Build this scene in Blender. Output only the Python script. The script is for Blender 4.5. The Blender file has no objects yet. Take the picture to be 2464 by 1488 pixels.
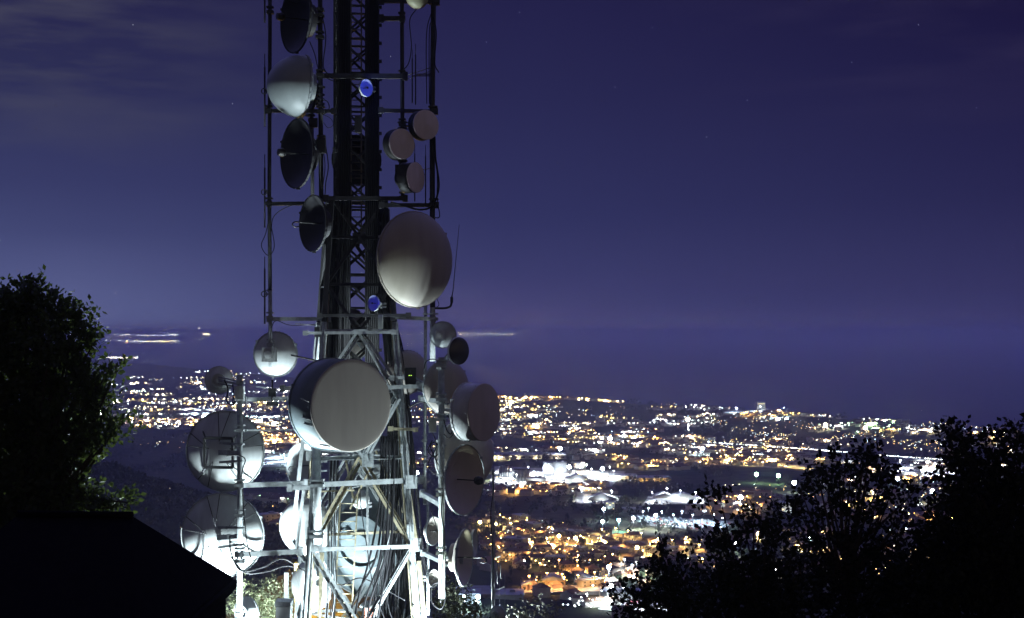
import bpy, math, random
import numpy as np
from mathutils import Vector, Matrix
random.seed(7)
rng = np.random.default_rng(11)
S = bpy.context.scene
R = math.radians
col = S.collection

# ------------------------------------------------------------ camera
H = 250.0                      # height of the lens above the sea
F = 3422.2                     # focal length in units of a 2464 px wide picture
CX, CY = 1232.0, 798.0
cam = bpy.data.cameras.new('camera')
cam.lens = 50.0; cam.sensor_width = 36.0
cam.shift_y = (CY - 744.0) / 2464.0
cam.clip_start = 0.1; cam.clip_end = 900000
camo = bpy.data.objects.new('camera', cam); col.objects.link(camo)
camo.location = (0, 0, H); camo.rotation_euler = (R(90), 0, 0)
S.camera = camo
S.view_settings.view_transform = 'Standard'
S.view_settings.look = 'None'
S.view_settings.exposure = 0.0
S.view_settings.gamma = 1.0
cy = S.cycles
cy.max_bounces = 5; cy.diffuse_bounces = 2; cy.glossy_bounces = 2
cy.transmission_bounces = 2; cy.volume_bounces = 2; cy.transparent_max_bounces = 8
cy.sample_clamp_indirect = 3.0; cy.use_denoising = True
cy.caustics_reflective = False; cy.caustics_refractive = False

# ------------------------------------------------------------ night sky
def lin(c):
    return tuple(((v/255)/12.92 if v/255 <= .04045 else (((v/255)+.055)/1.055)**2.4) for v in c)
W = bpy.data.worlds.new('World'); S.world = W; W.use_nodes = True
nt = W.node_tree; N = nt.nodes; L = nt.links
N.clear()
def wn(t, **k):
    n = N.new(t)
    for a, b in k.items(): setattr(n, a, b)
    return n
def wm(op, a, b=None, c=None, clamp=False):
    n = N.new('ShaderNodeMath'); n.operation = op; n.use_clamp = clamp
    for i, v in enumerate((a, b, c)):
        if v is None: continue
        if isinstance(v, (int, float)): n.inputs[i].default_value = v
        else: L.new(v, n.inputs[i])
    return n.outputs[0]
def wramp(fac, stops):
    r = N.new('ShaderNodeValToRGB'); e = r.color_ramp.elements
    while len(e) > 1: e.remove(e[-1])
    e[0].position = stops[0][0]; e[0].color = (*lin(stops[0][1]), 1)
    for p, c in stops[1:]:
        q = e.new(p); q.color = (*lin(c), 1)
    L.new(fac, r.inputs[0]); return r.outputs[0]
def wmix(f, a, b, mode='MIX'):
    m = N.new('ShaderNodeMix'); m.data_type = 'RGBA'; m.blend_type = mode
    if isinstance(f, (int, float)): m.inputs[0].default_value = f
    else: L.new(f, m.inputs[0])
    for s, v in ((m.inputs[6], a), (m.inputs[7], b)):
        if isinstance(v, tuple): s.default_value = (*v, 1)
        else: L.new(v, s)
    return m.outputs[2]
tc = wn('ShaderNodeTexCoord'); sp = wn('ShaderNodeSeparateXYZ'); L.new(tc.outputs['Generated'], sp.inputs[0])
X, Y, Z = sp.outputs
el = wm('MAXIMUM', Z, 0.0)
ramp_l = wramp(el, [(0, (87, 95, 142)), (.035, (76, 83, 129)), (.10, (56, 60, 103)), (.17, (44, 46, 83)), (.235, (38, 37, 73)), (.4, (34, 32, 68)), (.8, (30, 30, 60))])
ramp_c = wramp(el, [(0, (68, 69, 116)), (.02, (61, 62, 108)), (.08, (47, 49, 93)), (.16, (39, 39, 80)), (.235, (33, 31, 71)), (.4, (32, 30, 66)), (.8, (30, 30, 60))])
ramp_r = wramp(el, [(0, (58, 56, 102)), (.03, (50, 49, 92)), (.09, (38, 37, 77)), (.16, (30, 27, 66)), (.235, (23, 18, 54)), (.4, (28, 24, 60)), (.8, (30, 30, 60))])
az = wm('DIVIDE', X, wm('MAXIMUM', wm('ABSOLUTE', Y), .05))
tl = wm('MULTIPLY_ADD', az, -2.6, 0.0, clamp=True)      # 0 in the middle, 1 at far left
tr = wm('MULTIPLY_ADD', az, 2.8, -0.05, clamp=True)
base = wmix(tr, wmix(tl, ramp_c, ramp_l), ramp_r)
# bright blue added high over the sea, out of view, to light the haze
haze_fill = wm('MULTIPLY', wm('MULTIPLY', Y, 1.6, clamp=True), wm('MULTIPLY_ADD', Z, 4.0, -1.12, clamp=True))
base = wmix(haze_fill, base, lin((134, 134, 236)))
# thin streaky cloud, high on the left, a faint one on the right
mp = wn('ShaderNodeMapping'); mp.inputs['Scale'].default_value = (3.0, 2.0, 17.0); mp.inputs['Rotation'].default_value = (0, R(-11), 0)
L.new(tc.outputs['Generated'], mp.inputs[0])
nz = wn('ShaderNodeTexNoise'); nz.inputs['Scale'].default_value = 2.3; nz.inputs['Detail'].default_value = 5; nz.inputs['Roughness'].default_value = .55
L.new(mp.outputs[0], nz.inputs['Vector'])
cl = wm('MULTIPLY_ADD', nz.outputs['Fac'], 3.2, -1.35, clamp=True)
band = wm('MULTIPLY', wm('MULTIPLY_ADD', Z, 12.0, -1.2, clamp=True), wm('MULTIPLY_ADD', az, -6.0, -0.95, clamp=True))
cl1 = wm('MULTIPLY', wm('MULTIPLY', cl, band), .9)
base = wmix(cl1, base, lin((80, 80, 94)))
band2 = wm('MULTIPLY', wm('MULTIPLY_ADD', Z, 12.0, -1.4, clamp=True), wm('MULTIPLY_ADD', az, 6.0, -.5, clamp=True))
base = wmix(wm('MULTIPLY', wm('MULTIPLY', cl, band2), .16), base, lin((84, 76, 104)))
# warm glow added behind the camera to light the radome faces
back = wm('MULTIPLY', wm('MULTIPLY_ADD', wm('SUBTRACT', wm('MULTIPLY', X, .62), wm('MULTIPLY', Y, .78)), 1.8, -.35, clamp=True), wm('MULTIPLY_ADD', el, -1.6, 1.0, clamp=True))
base = wmix(back, base, (.20, .158, .115))
# warm glow low over the far coast
g1 = wm('MULTIPLY', wm('SUBTRACT', 1.0, wm('MULTIPLY', wm('ABSOLUTE', wm('ADD', az, .05)), 6.0), clamp=True), wm('MULTIPLY_ADD', el, -26.0, 1.0, clamp=True))
base = wmix(wm('MULTIPLY', g1, .2), base, lin((120, 100, 130)))
g2 = wm('MULTIPLY', wm('SUBTRACT', 1.0, wm('MULTIPLY', wm('ABSOLUTE', wm('ADD', az, .31)), 6.5), clamp=True), wm('MULTIPLY_ADD', el, -15.0, 1.0, clamp=True))
base = wmix(wm('MULTIPLY', g2, .28), base, lin((130, 138, 185)))
bg = wn('ShaderNodeBackground'); L.new(base, bg.inputs[0]); bg.inputs[1].default_value = 1.0
wo = wn('ShaderNodeOutputWorld'); L.new(bg.outputs[0], wo.inputs[0])

# ------------------------------------------------------------ helpers
def P(x, y, d):
    """point at picture position x, y (2464 wide) and distance d"""
    return Vector(((x-CX)/F*d, d, H-(y-CY)/F*d))
def G(x, y):
    d = H*F/(y-CY); return (x-CX)/F*d, d

MATS = {}
def mat(name, color, rough=.6, metal=0.0, noise=0.0, scale=3.0, bump=0.0, emit=None, strength=0.0, color2=None, coord='Object', detail=6, spec=.5, stretch=None):
    if name in MATS: return MATS[name]
    m = bpy.data.materials.new(name); m.use_nodes = True; t = m.node_tree
    b = t.nodes['Principled BSDF']
    b.inputs['Base Color'].default_value = (*color, 1); b.inputs['Roughness'].default_value = rough
    b.inputs['Metallic'].default_value = metal; b.inputs['Specular IOR Level'].default_value = spec
    if noise or color2 or bump:
        c = t.nodes.new('ShaderNodeTexCoord'); n = t.nodes.new('ShaderNodeTexNoise')
        n.inputs['Scale'].default_value = scale; n.inputs['Detail'].default_value = detail; n.inputs['Roughness'].default_value = .65
        if stretch:
            mp_ = t.nodes.new('ShaderNodeMapping'); mp_.inputs['Scale'].default_value = stretch
            t.links.new(c.outputs[coord], mp_.inputs[0]); t.links.new(mp_.outputs[0], n.inputs['Vector'])
        else: t.links.new(c.outputs[coord], n.inputs['Vector'])
        r = t.nodes.new('ShaderNodeValToRGB'); e = r.color_ramp.elements
        c2 = color2 or tuple(v*(1-noise) for v in color)
        e[0].position = .35; e[0].color = (*c2, 1); e[1].position = .65; e[1].color = (*color, 1)
        t.links.new(n.outputs['Fac'], r.inputs[0]); t.links.new(r.outputs[0], b.inputs['Base Color'])
        if bump:
            q = t.nodes.new('ShaderNodeBump'); q.inputs['Strength'].default_value = bump; q.inputs['Distance'].default_value = .02
            t.links.new(n.outputs['Fac'], q.inputs['Height']); t.links.new(q.outputs[0], b.inputs['Normal'])
    if emit:
        b.inputs['Emission Color'].default_value = (*emit, 1); b.inputs['Emission Strength'].default_value = strength
        m.cycles.emission_sampling = 'NONE'
    MATS[name] = m; return m

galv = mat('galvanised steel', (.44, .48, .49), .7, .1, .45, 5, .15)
galvd = mat('dark and shaded steel', (.05, .052, .058), .75, .0, .5, 4, .2)  # darker copy of galvanised steel; holds the shade of the unlit upper tower
brass = mat('yellowed waveguide steel', (.40, .36, .24), .55, .2, .5, 6, .1)
white = mat('white painted reflector', (.66, .70, .70), .45, 0, .24, 2.4, .05, stretch=(1, 1, .25))
taupe = mat('light taupe radome', (.58, .53, .47), .65, 0, .12, 1.9, stretch=(1, 1, .2))
whiteb = mat('grey enamel', (.50, .55, .56), .45, .1, .3, 3, .05)
cream = mat('cream fibreglass radome', (.62, .60, .55), .55, 0, .16, 2.4, stretch=(1, 1, .18))
pinkish = mat('pale fibreglass radome', (.86, .77, .78), .55, 0, .12, 4, stretch=(1, 1, .3))
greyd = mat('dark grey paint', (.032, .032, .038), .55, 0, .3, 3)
browng = mat('taupe fibreglass radome', (.40, .37, .33), .65, 0, .13, 1.9, stretch=(1, 1, .16))
deepg = mat('blue grey enamel', (.20, .25, .27), .5, 0, .3, 1.2)
domeg = mat('weathered grey radome', (.30, .34, .35), .5, 0, .15, 1.5)
rubber = mat('black cable sheath', (.010, .010, .013), .6, spec=.3)
blackp = mat('black plastic', (.02, .02, .022), .5)
bluep = mat('blue painted reflector', (.12, .16, .75), .5)
boxm = mat('pale grey cabinet paint', (.55, .58, .58), .5, 0, .2, 5)
redm = mat('faded red plastic', (.55, .18, .12), .5, 0, .2, 6)

class MB:
    def __init__(s): s.v = []; s.f = []; s.sm = []
    def add(s, vs, fs, smooth=False):
        o = len(s.v); s.v += [tuple(v) for v in vs]; s.f += [tuple(i+o for i in f) for f in fs]; s.sm += [smooth]*len(fs); return s
    def box(s, c, d, rot=None):
        vs = [Vector((x*d[0]/2, y*d[1]/2, z*d[2]/2)) for x in (-1, 1) for y in (-1, 1) for z in (-1, 1)]
        if rot is not None: vs = [rot @ v for v in vs]
        c = Vector(c)
        return s.add([v+c for v in vs], [(0, 1, 3, 2), (4, 6, 7, 5), (0, 4, 5, 1), (2, 3, 7, 6), (0, 2, 6, 4), (1, 5, 7, 3)])
    def bar(s, a, b, w, h=None):
        a = Vector(a); b = Vector(b); h = h or w; d = (b-a); ln = d.length
        if ln < 1e-6: return s
        d /= ln; up = Vector((0, 0, 1)) if abs(d.z) < .95 else Vector((0, 1, 0))
        x = d.cross(up).normalized(); y = x.cross(d).normalized()
        vs = [p+x*i*w/2+y*j*h/2 for p in (a, b) for i, j in ((-1, -1), (1, -1), (1, 1), (-1, 1))]
        return s.add(vs, [(3, 2, 1, 0), (4, 5, 6, 7), (0, 1, 5, 4), (1, 2, 6, 5), (2, 3, 7, 6), (3, 0, 4, 7)])
    def angle(s, a, b, w, t=.012, flip=1):
        """an L-section steel member"""
        a = Vector(a); b = Vector(b); d = (b-a).normalized(); up = Vector((0, 0, 1)) if abs(d.z) < .95 else Vector((0, 1, 0))
        x = d.cross(up).normalized()*flip; y = x.cross(d).normalized()*flip
        pr = [(0, 0), (w, 0), (w, t), (t, t), (t, w), (0, w)]
        vs = [p+x*(i-w/2)+y*(j-w/2) for p in (a, b) for i, j in pr]
        n = 6
        return s.add(vs, [(0, 1, 2, 3), (0, 3, 4, 5), (9, 8, 7, 6), (11, 10, 9, 6)]+[(i, i+n, (i+1) % n+n, (i+1) % n) for i in range(n)])
    def tube(s, pts, r, n=8, r2=None):
        pts = [Vector(p) for p in pts]; m = len(pts); rings = []
        up = None
        for i, p in enumerate(pts):
            d = (pts[min(i+1, m-1)]-pts[max(i-1, 0)])
            d = d.normalized() if d.length > 1e-9 else Vector((0, 0, 1))
            if up is None: up = Vector((0, 0, 1)) if abs(d.z) < .9 else Vector((1, 0, 0))
            x = d.cross(up)
            if x.length < 1e-4: x = d.cross(Vector((1, .3, 0)))
            x.normalize(); y = x.cross(d).normalized(); up = y
            rr = r if r2 is None else r+(r2-r)*i/max(1, m-1)
            rings += [p+(x*math.cos(t)+y*math.sin(t))*rr for t in [2*math.pi*k/n for k in range(n)]]
        fs = [(i*n+k, i*n+(k+1) % n, (i+1)*n+(k+1) % n, (i+1)*n+k) for i in range(m-1) for k in range(n)]
        s.add(rings, fs, True)
        o = len(s.v)-len(rings)
        s.f += [tuple(o+k for k in reversed(range(n))), tuple(o+(m-1)*n+k for k in range(n))]; s.sm += [False, False]
        return s
    def lathe(s, prof, seg=48, smooth=True, c=(0, 0, 0)):
        """prof: (radius, y) revolved round the y axis"""
        rings = []; c = Vector(c)
        for (r, y) in prof:
            rings += [c+Vector((r*math.cos(t), y, r*math.sin(t))) for t in [2*math.pi*k/seg for k in range(seg)]]
        fs = [(i*seg+k, (i+1)*seg+k, (i+1)*seg+(k+1) % seg, i*seg+(k+1) % seg) for i in range(len(prof)-1) for k in range(seg)]
        return s.add(rings, fs, smooth)
    def build(s, name, m, parent=None, world=False, loc=None):
        me = bpy.data.meshes.new(name)
        off = Vector((0, 0, 0))
        if loc is not None: off = Vector(loc)
        elif parent is not None and world: off = parent.location
        vs = [tuple(Vector(v)-off) for v in s.v] if off.length else s.v
        me.from_pydata(vs, [], s.f); me.update()
        if s.sm: me.polygons.foreach_set('use_smooth', s.sm)
        me.materials.append(m)
        o = bpy.data.objects.new(name, me); col.objects.link(o)
        if parent is not None: o.parent = parent
        elif loc is not None: o.location = loc
        return o
def tag(o, label=None, cat=None, group=None, kind=None):
    if label: o['label'] = label
    if cat: o['category'] = cat
    if group: o['group'] = group
    if kind: o['kind'] = kind
    return o
def empty(name, loc, label=None, cat=None, group=None, rz=0, ry=0, rx=0):
    o = bpy.data.objects.new(name, None); col.objects.link(o); o.location = loc; o.rotation_euler = (rx, ry, rz)
    o.empty_display_size = .1
    return tag(o, label, cat, group)
def npmesh(name, v, f, m, parent=None, smooth=False, loc=None):
    v = np.asarray(v, dtype=np.float32).copy(); f = np.asarray(f, dtype=np.int32)
    if loc is not None: v -= np.array(loc, dtype=np.float32)
    me = bpy.data.meshes.new(name); k = f.shape[1]
    me.vertices.add(len(v)); me.vertices.foreach_set('co', v.ravel())
    me.loops.add(f.size); me.loops.foreach_set('vertex_index', f.ravel())
    me.polygons.add(len(f)); me.polygons.foreach_set('loop_start', np.arange(0, f.size, k, dtype=np.int32))
    me.update(calc_edges=True); me.validate()
    if smooth: me.polygons.foreach_set('use_smooth', [True]*len(me.polygons))
    me.materials.append(m)
    o = bpy.data.objects.new(name, me); col.objects.link(o)
    if loc is not None: o.location = loc
    if parent is not None: o.parent = parent
    return o
def lamp(name, loc, power, color, radius=.5, parent=None, spot=None, aim=None, blend=.4):
    l = bpy.data.lights.new(name, 'SPOT' if spot else 'POINT'); l.energy = power; l.color = color; l.shadow_soft_size = radius
    o = bpy.data.objects.new(name, l); col.objects.link(o); o.location = loc
    if parent is not None: o.parent = parent
    if spot:
        l.spot_size = R(spot); l.spot_blend = blend
        if aim is not None: o.rotation_euler = (Vector(aim)-Vector(loc)).to_track_quat('-Z', 'Y').to_euler()
    return o

# ------------------------------------------------------------ terrain and sea
COAST = [(-2600, 866), (-400, 864), (250, 866), (460, 888), (620, 903), (900, 935), (1200, 962), (1340, 968), (1800, 999), (2100, 1018), (2464, 1042), (3200, 1085), (6000, 1200)]
_cu = np.array([(x-CX)/F for x, y in COAST]); _cd = np.array([H*F/(y-CY) for x, y in COAST])
def coast(u): return np.interp(u, _cu, _cd)
def vnoise(x, y, seed=0):
    xi = np.floor(x); yi = np.floor(y); xf = x-xi; yf = y-yi
    def h(a, b):
        t = np.sin(a*127.1+b*311.7+seed*74.7)*43758.5453
        return t-np.floor(t)
    sx = xf*xf*(3-2*xf); sy = yf*yf*(3-2*yf)
    return (h(xi, yi)*(1-sx)+h(xi+1, yi)*sx)*(1-sy)+(h(xi, yi+1)*(1-sx)+h(xi+1, yi+1)*sx)*sy
def height(x, y):
    x = np.asarray(x, float); y = np.asarray(y, float)
    yy = np.maximum(y, 1.0); u = x/yy
    r = np.hypot(x, y)
    # the plain with low swells, sinking below the sea past the coast
    plain = 2+3*vnoise(x/700, y/700)
    front = y > 0
    dc = np.where(front, coast(np.clip(u, -1.1, 1.4)), 9000)
    t = (dc-r)/dc
    ridge = np.exp(-((t-.07)/.05)**2)*(8+18*vnoise(x/900, y/900, 3))
    plain = plain+ridge+np.exp(-((u-.03)/.035)**2)*np.exp(-((t-.08)/.05)**2)*6
    plain = np.where(t < .012, -30+np.clip(t/.012, -1, 1)*30, plain)
    # the near slope of the mountain the tower stands on
    k = np.clip((r-62)/830, 0, 1)
    q = np.clip((y-29)/8, 0, 1); top = H-7.5-5.7*q*q*(3-2*q)
    s = np.where(k >= 1, -500, (1-k)**1.6*(H-13.2))
    near = np.where(r < 62, top, s)
    n2 = (vnoise(x/90, y/90, 5)-.5)*26*np.clip((r-70)/300, 0, 1)*np.clip((900-r)/400, 0, 1)
    # rising ground behind the photographer
    rise = np.clip(-y/60, 0, 1)*8
    near = near+n2+rise
    # wooded spur on the left
    spur = 187*np.exp(-((x+890)/400)**2-((y-1530)/370)**2)+68*np.exp(-((x+400)/235)**2-((y-1350)/300)**2)
    spur = spur+(vnoise(x/120, y/120, 9)-.5)*16*np.clip(spur/40, 0, 1)
    return np.maximum(plain, near)+spur
def hz(x, y): return float(height(x, y))
# polar sheet: dense in front of the camera
ang = np.concatenate([np.linspace(R(-180), R(-32), 50, endpoint=False), np.linspace(R(-32), R(34), 330, endpoint=False), np.linspace(R(34), R(180), 50, endpoint=False)])
rad = np.concatenate([[0.5, 6, 14, 22, 30, 38, 46, 54], np.geomspace(60, 32000, 330)])
A, RR = np.meshgrid(ang, rad)
gx = RR*np.sin(A); gy = RR*np.cos(A); gz = height(gx, gy)
na = len(ang); nr = len(rad)
V = np.stack([gx.ravel(), gy.ravel(), gz.ravel()], 1)
i = np.arange(nr-1)[:, None]*na; j = np.arange(na)[None, :]; j2 = (j+1) % na
Fq = np.stack([(i+j).ravel(), (i+j2).ravel(), (i+na+j2).ravel(), (i+na+j).ravel()], 1)
gm = bpy.data.materials.new('fields and scrub'); gm.use_nodes = True; t = gm.node_tree; b = t.nodes['Principled BSDF']
geo = t.nodes.new('ShaderNodeTexCoord')
vo = t.nodes.new('ShaderNodeTexVoronoi'); vo.inputs['Scale'].default_value = .0065; vo.feature = 'F1'
mpg = t.nodes.new('ShaderNodeMapping'); mpg.inputs['Rotation'].default_value = (0, 0, .4); mpg.inputs['Scale'].default_value = (1, .55, 1)
t.links.new(geo.outputs['Object'], mpg.inputs[0]); t.links.new(mpg.outputs[0], vo.inputs['Vector'])
r = t.nodes.new('ShaderNodeValToRGB'); e = r.color_ramp.elements; e[0].color = (.035, .04, .02, 1); e[1].color = (.11, .095, .06, 1)
q = e.new(.5); q.color = (.05, .06, .03, 1)
sc_ = t.nodes.new('ShaderNodeSeparateColor'); t.links.new(vo.outputs['Color'], sc_.inputs[0]); t.links.new(sc_.outputs[0], r.inputs[0])
n1 = t.nodes.new('ShaderNodeTexNoise'); n1.inputs['Scale'].default_value = .05; n1.inputs['Detail'].default_value = 8
t.links.new(geo.outputs['Object'], n1.inputs['Vector'])
mx = t.nodes.new('ShaderNodeMix'); mx.data_type = 'RGBA'; mx.blend_type = 'MULTIPLY'; mx.inputs[0].default_value = .8
r2 = t.nodes.new('ShaderNodeValToRGB'); r2.color_ramp.elements[0].position = .38; r2.color_ramp.elements[0].color = (.3, .3, .3, 1); r2.color_ramp.elements[1].position = .62
t.links.new(n1.outputs['Fac'], r2.inputs[0]); t.links.new(r.outputs[0], mx.inputs[6]); t.links.new(r2.outputs[0], mx.inputs[7]); t.links.new(mx.outputs[2], b.inputs['Base Color'])
b.inputs['Roughness'].default_value = .95; b.inputs['Specular IOR Level'].default_value = .1
tag(npmesh('ground', V, Fq, gm, smooth=True), kind='structure')
# sea
sm = bpy.data.materials.new('night sea'); sm.use_nodes = True; t = sm.node_tree; b = t.nodes['Principled BSDF']
b.inputs['Base Color'].default_value = (.006, .010, .035, 1); b.inputs['Roughness'].default_value = .22
n1 = t.nodes.new('ShaderNodeTexNoise'); n1.inputs['Scale'].default_value = .02; n1.inputs['Detail'].default_value = 6
tcs = t.nodes.new('ShaderNodeTexCoord'); t.links.new(tcs.outputs['Object'], n1.inputs['Vector'])
bp = t.nodes.new('ShaderNodeBump'); bp.inputs['Strength'].default_value = .25; bp.inputs['Distance'].default_value = 3
t.links.new(n1.outputs['Fac'], bp.inputs['Height']); t.links.new(bp.outputs[0], b.inputs['Normal'])
sv = [(-3e5, -2e4, 0), (3e5, -2e4, 0), (3e5, 3.2e5, 0), (-3e5, 3.2e5, 0)]
tag(MB().add(sv, [(0, 1, 2, 3)]).build('sea', sm), kind='structure')

# ------------------------------------------------------------ floodlights at the tower's foot
GZ = H-13.2
COLD = (.80, .95, 1.0)
def floodlight(loc, power, label, aim, spot=150, color=COLD, radius=.3):
    r = empty('floodlight', (loc[0], loc[1], loc[2]), label, 'floodlight', 'floodlights at the foot of the tower')
    d = (Vector(aim)-Vector(loc)).normalized()
    MB().bar((0, 0, -.12), (0, 0, GZ-loc[2]), .05).build('post', galv, r)
    MB().bar(-d*.22, -d*.06, .42, .3).build('housing', greyd, r)
    l = lamp('lamp_light', d*.02, power, color, radius, r, spot=spot, aim=(0, 0, 0))
    l.rotation_euler = d.to_track_quat('-Z', 'Y').to_euler()
    return r
def at(x, y, d): return P(x, y, d)
fl = [
    (at(592, 1665, 43.8), 21000, 'floodlight left of the tower under the ribbed dishes', at(532, 1250, 44.0), 66),
    (at(748, 1660, 44.2), 11000, 'floodlight at the front left tower leg', at(740, 1200, 44.3), 120),
    (at(915, 1655, 46.6), 160, 'floodlight under the middle of the tower', at(900, 1100, 46.5), 150),
    (at(1055, 1665, 43.7), 12000, 'floodlight between the tower and the right hand pole', at(1065, 1000, 44.0), 110),
    (at(650, 1720, 44.6), 2600, 'added floodlight lying among the silvery shrubs', at(640, 1420, 46.4), 95),  # added to brighten the shrubs, which the tower floods miss
    (at(560, 1690, 42.5), 16000, 'added floodlight turned towards the big oak on the left', at(200, 1050, 26), 50),  # added in place of the tower floods' spill onto the oak
    (at(712, 1690, 43.9), 10000, 'added narrow floodlight aimed up at the upper left dishes', at(705, 180, 44.9), 13),  # added to lift the undersides of the upper left dishes
    (at(1120, 1690, 42.6), 3600, 'added narrow floodlight aimed up at the largest domed dish', at(1003, 700, 44.2), 16),  # added for a smoother, broader light on the dome
]
for p_, w_, lb, am, sp_ in fl: floodlight(p_, w_, lb, am, sp_, (.86, 1, .78) if 'largest' in lb else COLD)

# ------------------------------------------------------------ lattice tower
TX, TY = P(857, 800, 46.3).x, 46.3
YAW = R(12)
def hw(z):                       # half width of the tapered tower at height z
    return 1.14-(z-H)*.0676
def corner(ix, iy, z, w=None):
    w = hw(z) if w is None else w
    x, y = ix*w, iy*w
    return Vector((TX+x*math.cos(YAW)-y*math.sin(YAW), TY+x*math.sin(YAW)+y*math.cos(YAW), z))
tower = empty('lattice_tower', (TX, TY, GZ), 'tall galvanised lattice tower covered with microwave dishes', 'tower')
ZT = H+4.3
for ix, iy in ((-1, -1), (1, -1), (1, 1), (-1, 1)):
    m = MB()
    a, b_ = corner(ix, iy, GZ), corner(ix, iy, H+.3)
    m.bar(a, b_, .19)
    m.tube([a+Vector((ix*.0, -.085, 0)), b_+Vector((0, -.085, 0))], .05, 8)
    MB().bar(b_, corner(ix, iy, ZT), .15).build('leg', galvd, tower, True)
    for k in range(10):           # splice plates with bolts
        z = GZ+.6+k*1.27
        c = corner(ix, iy, z); m.box(c+Vector((0, -.09, 0)), (.22, .02, .30), Matrix.Rotation(YAW, 3, 'Z'))
        for q in range(3):
            for s_ in (-1, 1): m.box(c+Vector((s_*.07, -.112, -.1+q*.1)), (.03, .025, .03))
    m.build('leg', galv, tower, True)
    m = MB(); m.tube([corner(ix*.93, iy*.93, GZ), corner(ix*.93, iy*.93, H+1.2)], .055, 8); m.build('waveguide', brass, tower, True)
LV = [-13.2, -11.6, -9.4, -6.8, -4.0, -1.9, 0.0, 1.5, 3.0, 4.25]
faces = [((-1, -1), (1, -1)), ((1, -1), (1, 1)), ((1, 1), (-1, 1)), ((-1, 1), (-1, -1))]
for fi, (c1, c2) in enumerate(faces):
    for k in range(len(LV)-1):
        z0, z1 = H+LV[k], H+LV[k+1]
        a0, b0, a1, b1 = corner(*c1, z0), corner(*c2, z0), corner(*c1, z1), corner(*c2, z1)
        m = MB(); m.angle(a1, b1, .10, .014); up_ = z0 > H-1
        if fi == 0 and k in (2, 5): m.bar(a1+Vector((0, -.1, .0)), b1+Vector((0, -.1, .0)), .05, .13)
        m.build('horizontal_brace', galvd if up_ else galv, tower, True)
        up = (k % 2 == 1)
        mid = (a1+b1)/2 if up else (a0+b0)/2
        ends = (a0, b0) if up else (a1, b1)
        for e_ in ends:
            m = MB(); off = (e_-mid).cross(Vector((0, 0, 1))).normalized()
            perp = (e_-mid).cross(off).normalized()
            if z0 < H-1:
                m.angle(e_+perp*.06, mid+perp*.06, .085, .012); m.angle(e_-perp*.07, mid-perp*.07, .085, .012, -1)
                n_ = 5
                for q in range(1, n_): pq = e_.lerp(mid, q/n_); m.bar(pq-perp*.1, pq+perp*.1, .05, .012)
            else: m.angle(e_, mid, .10, .012)
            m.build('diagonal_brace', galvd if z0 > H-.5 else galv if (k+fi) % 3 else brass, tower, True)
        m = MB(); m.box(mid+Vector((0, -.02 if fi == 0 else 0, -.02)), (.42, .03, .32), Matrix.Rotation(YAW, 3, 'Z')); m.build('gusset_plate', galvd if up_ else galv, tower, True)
# bolted node plates on the front face
for x, y in ((763, 1312), (1001, 1312), (760, 1166), (990, 1160), (885, 1108)):
    p = P(x, y, 44.25 if x < 900 else 44.75); m = MB(); m.box(p, (.36, .03, .42), Matrix.Rotation(YAW, 3, 'Z'))
    for q in range(4):
        for s_ in (-1, 1): m.tube([p+Vector((s_*.11, -.01, -.15+q*.1)), p+Vector((s_*.11, -.045, -.15+q*.1))], .02, 6)
    m.build('node_plate', galv, tower, True)
for a_, b_, w_, mm in (((884, 1168, 45.4), (884, 1350, 45.2), .07, galv), ((790, 1287, 45.6), (966, 1279, 46), .1, brass), ((772, 1183, 44.6), (852, 1180, 45), .06, brass), ((893, 1122, 45.8), (842, 1225, 45.6), .07, brass), ((832, 1108, 45.8), (850, 1200, 45.6), .07, brass),
    ((800, 1110, 46.5), (812, 1300, 46.3), .06, galv), ((905, 1085, 46.6), (1000, 1300, 46.2), .08, brass), ((960, 1040, 46.2), (985, 1180, 46), .09, brass), ((985, 1190, 45.4), (1000, 1300, 45.3), .14, brass), ((1008, 1350, 45.2), (1022, 1500, 45), .14, brass), ((775, 1330, 44.9), (768, 1500, 44.8), .12, brass), ((732, 1170, 45.3), (712, 1330, 45.2), .09, galv), ((712, 1330, 45.2), (745, 1365, 45), .06, galv),
    ((790, 870, 45.4), (800, 1000, 45.5), .06, galvd), ((880, 830, 44.9), (968, 985, 45.2), .05, galv), ((962, 960, 44.9), (885, 1100, 44.7), .09, galv), ((870, 1130, 46.8), (700, 1400, 46.6), .05, galv), ((930, 760, 46.4), (960, 900, 46), .06, galvd)):
    MB().bar(P(*a_), P(*b_), w_, w_*.8).build('strut', mm, tower, True)
# internal struts
for z in (-9.4, -4.0, 0.0, 3.0):
    m = MB(); m.bar(corner(-1, -1, H+z), corner(1, 1, H+z), .07); m.bar(corner(1, -1, H+z), corner(-1, 1, H+z), .07); m.build('cross_strut', galv, tower, True)
# upper mast with broad dark cable trays on both sides
MW = .60
for ix, iy in ((-1, -1), (1, -1), (1, 1), (-1, 1)):
    m = MB(); m.bar(corner(ix, iy, H-1.6, MW), corner(ix, iy, H+11.6, MW), .16); m.build('mast_leg', galvd, tower, True)
for ix in (-1, 1):
    m = MB(); c = corner(ix*.74, -1.12, 0, MW); w = .40 if ix < 0 else .46
    m.box((c.x, c.y, H+5.3), (w, .05, 12.8), Matrix.Rotation(YAW, 3, 'Z'))
    for k in range(22):
        m.box((c.x+ix*(w/2+.02), c.y-.02, H-.6+k*.58), (.12, .09, .1), Matrix.Rotation(YAW, 3, 'Z'))
    m.build('cable_tray', galvd, tower, True)
    m = MB()
    for q in range(7):
        x0 = c.x-w*.42+q*w*.14
        m.tube([(x0, c.y-.05, H-1.0), (x0+.01, c.y-.05, H+5), (x0, c.y-.05, H+11.7)], .024, 6)
    m.build('cable_run', rubber, tower, True)
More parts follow.
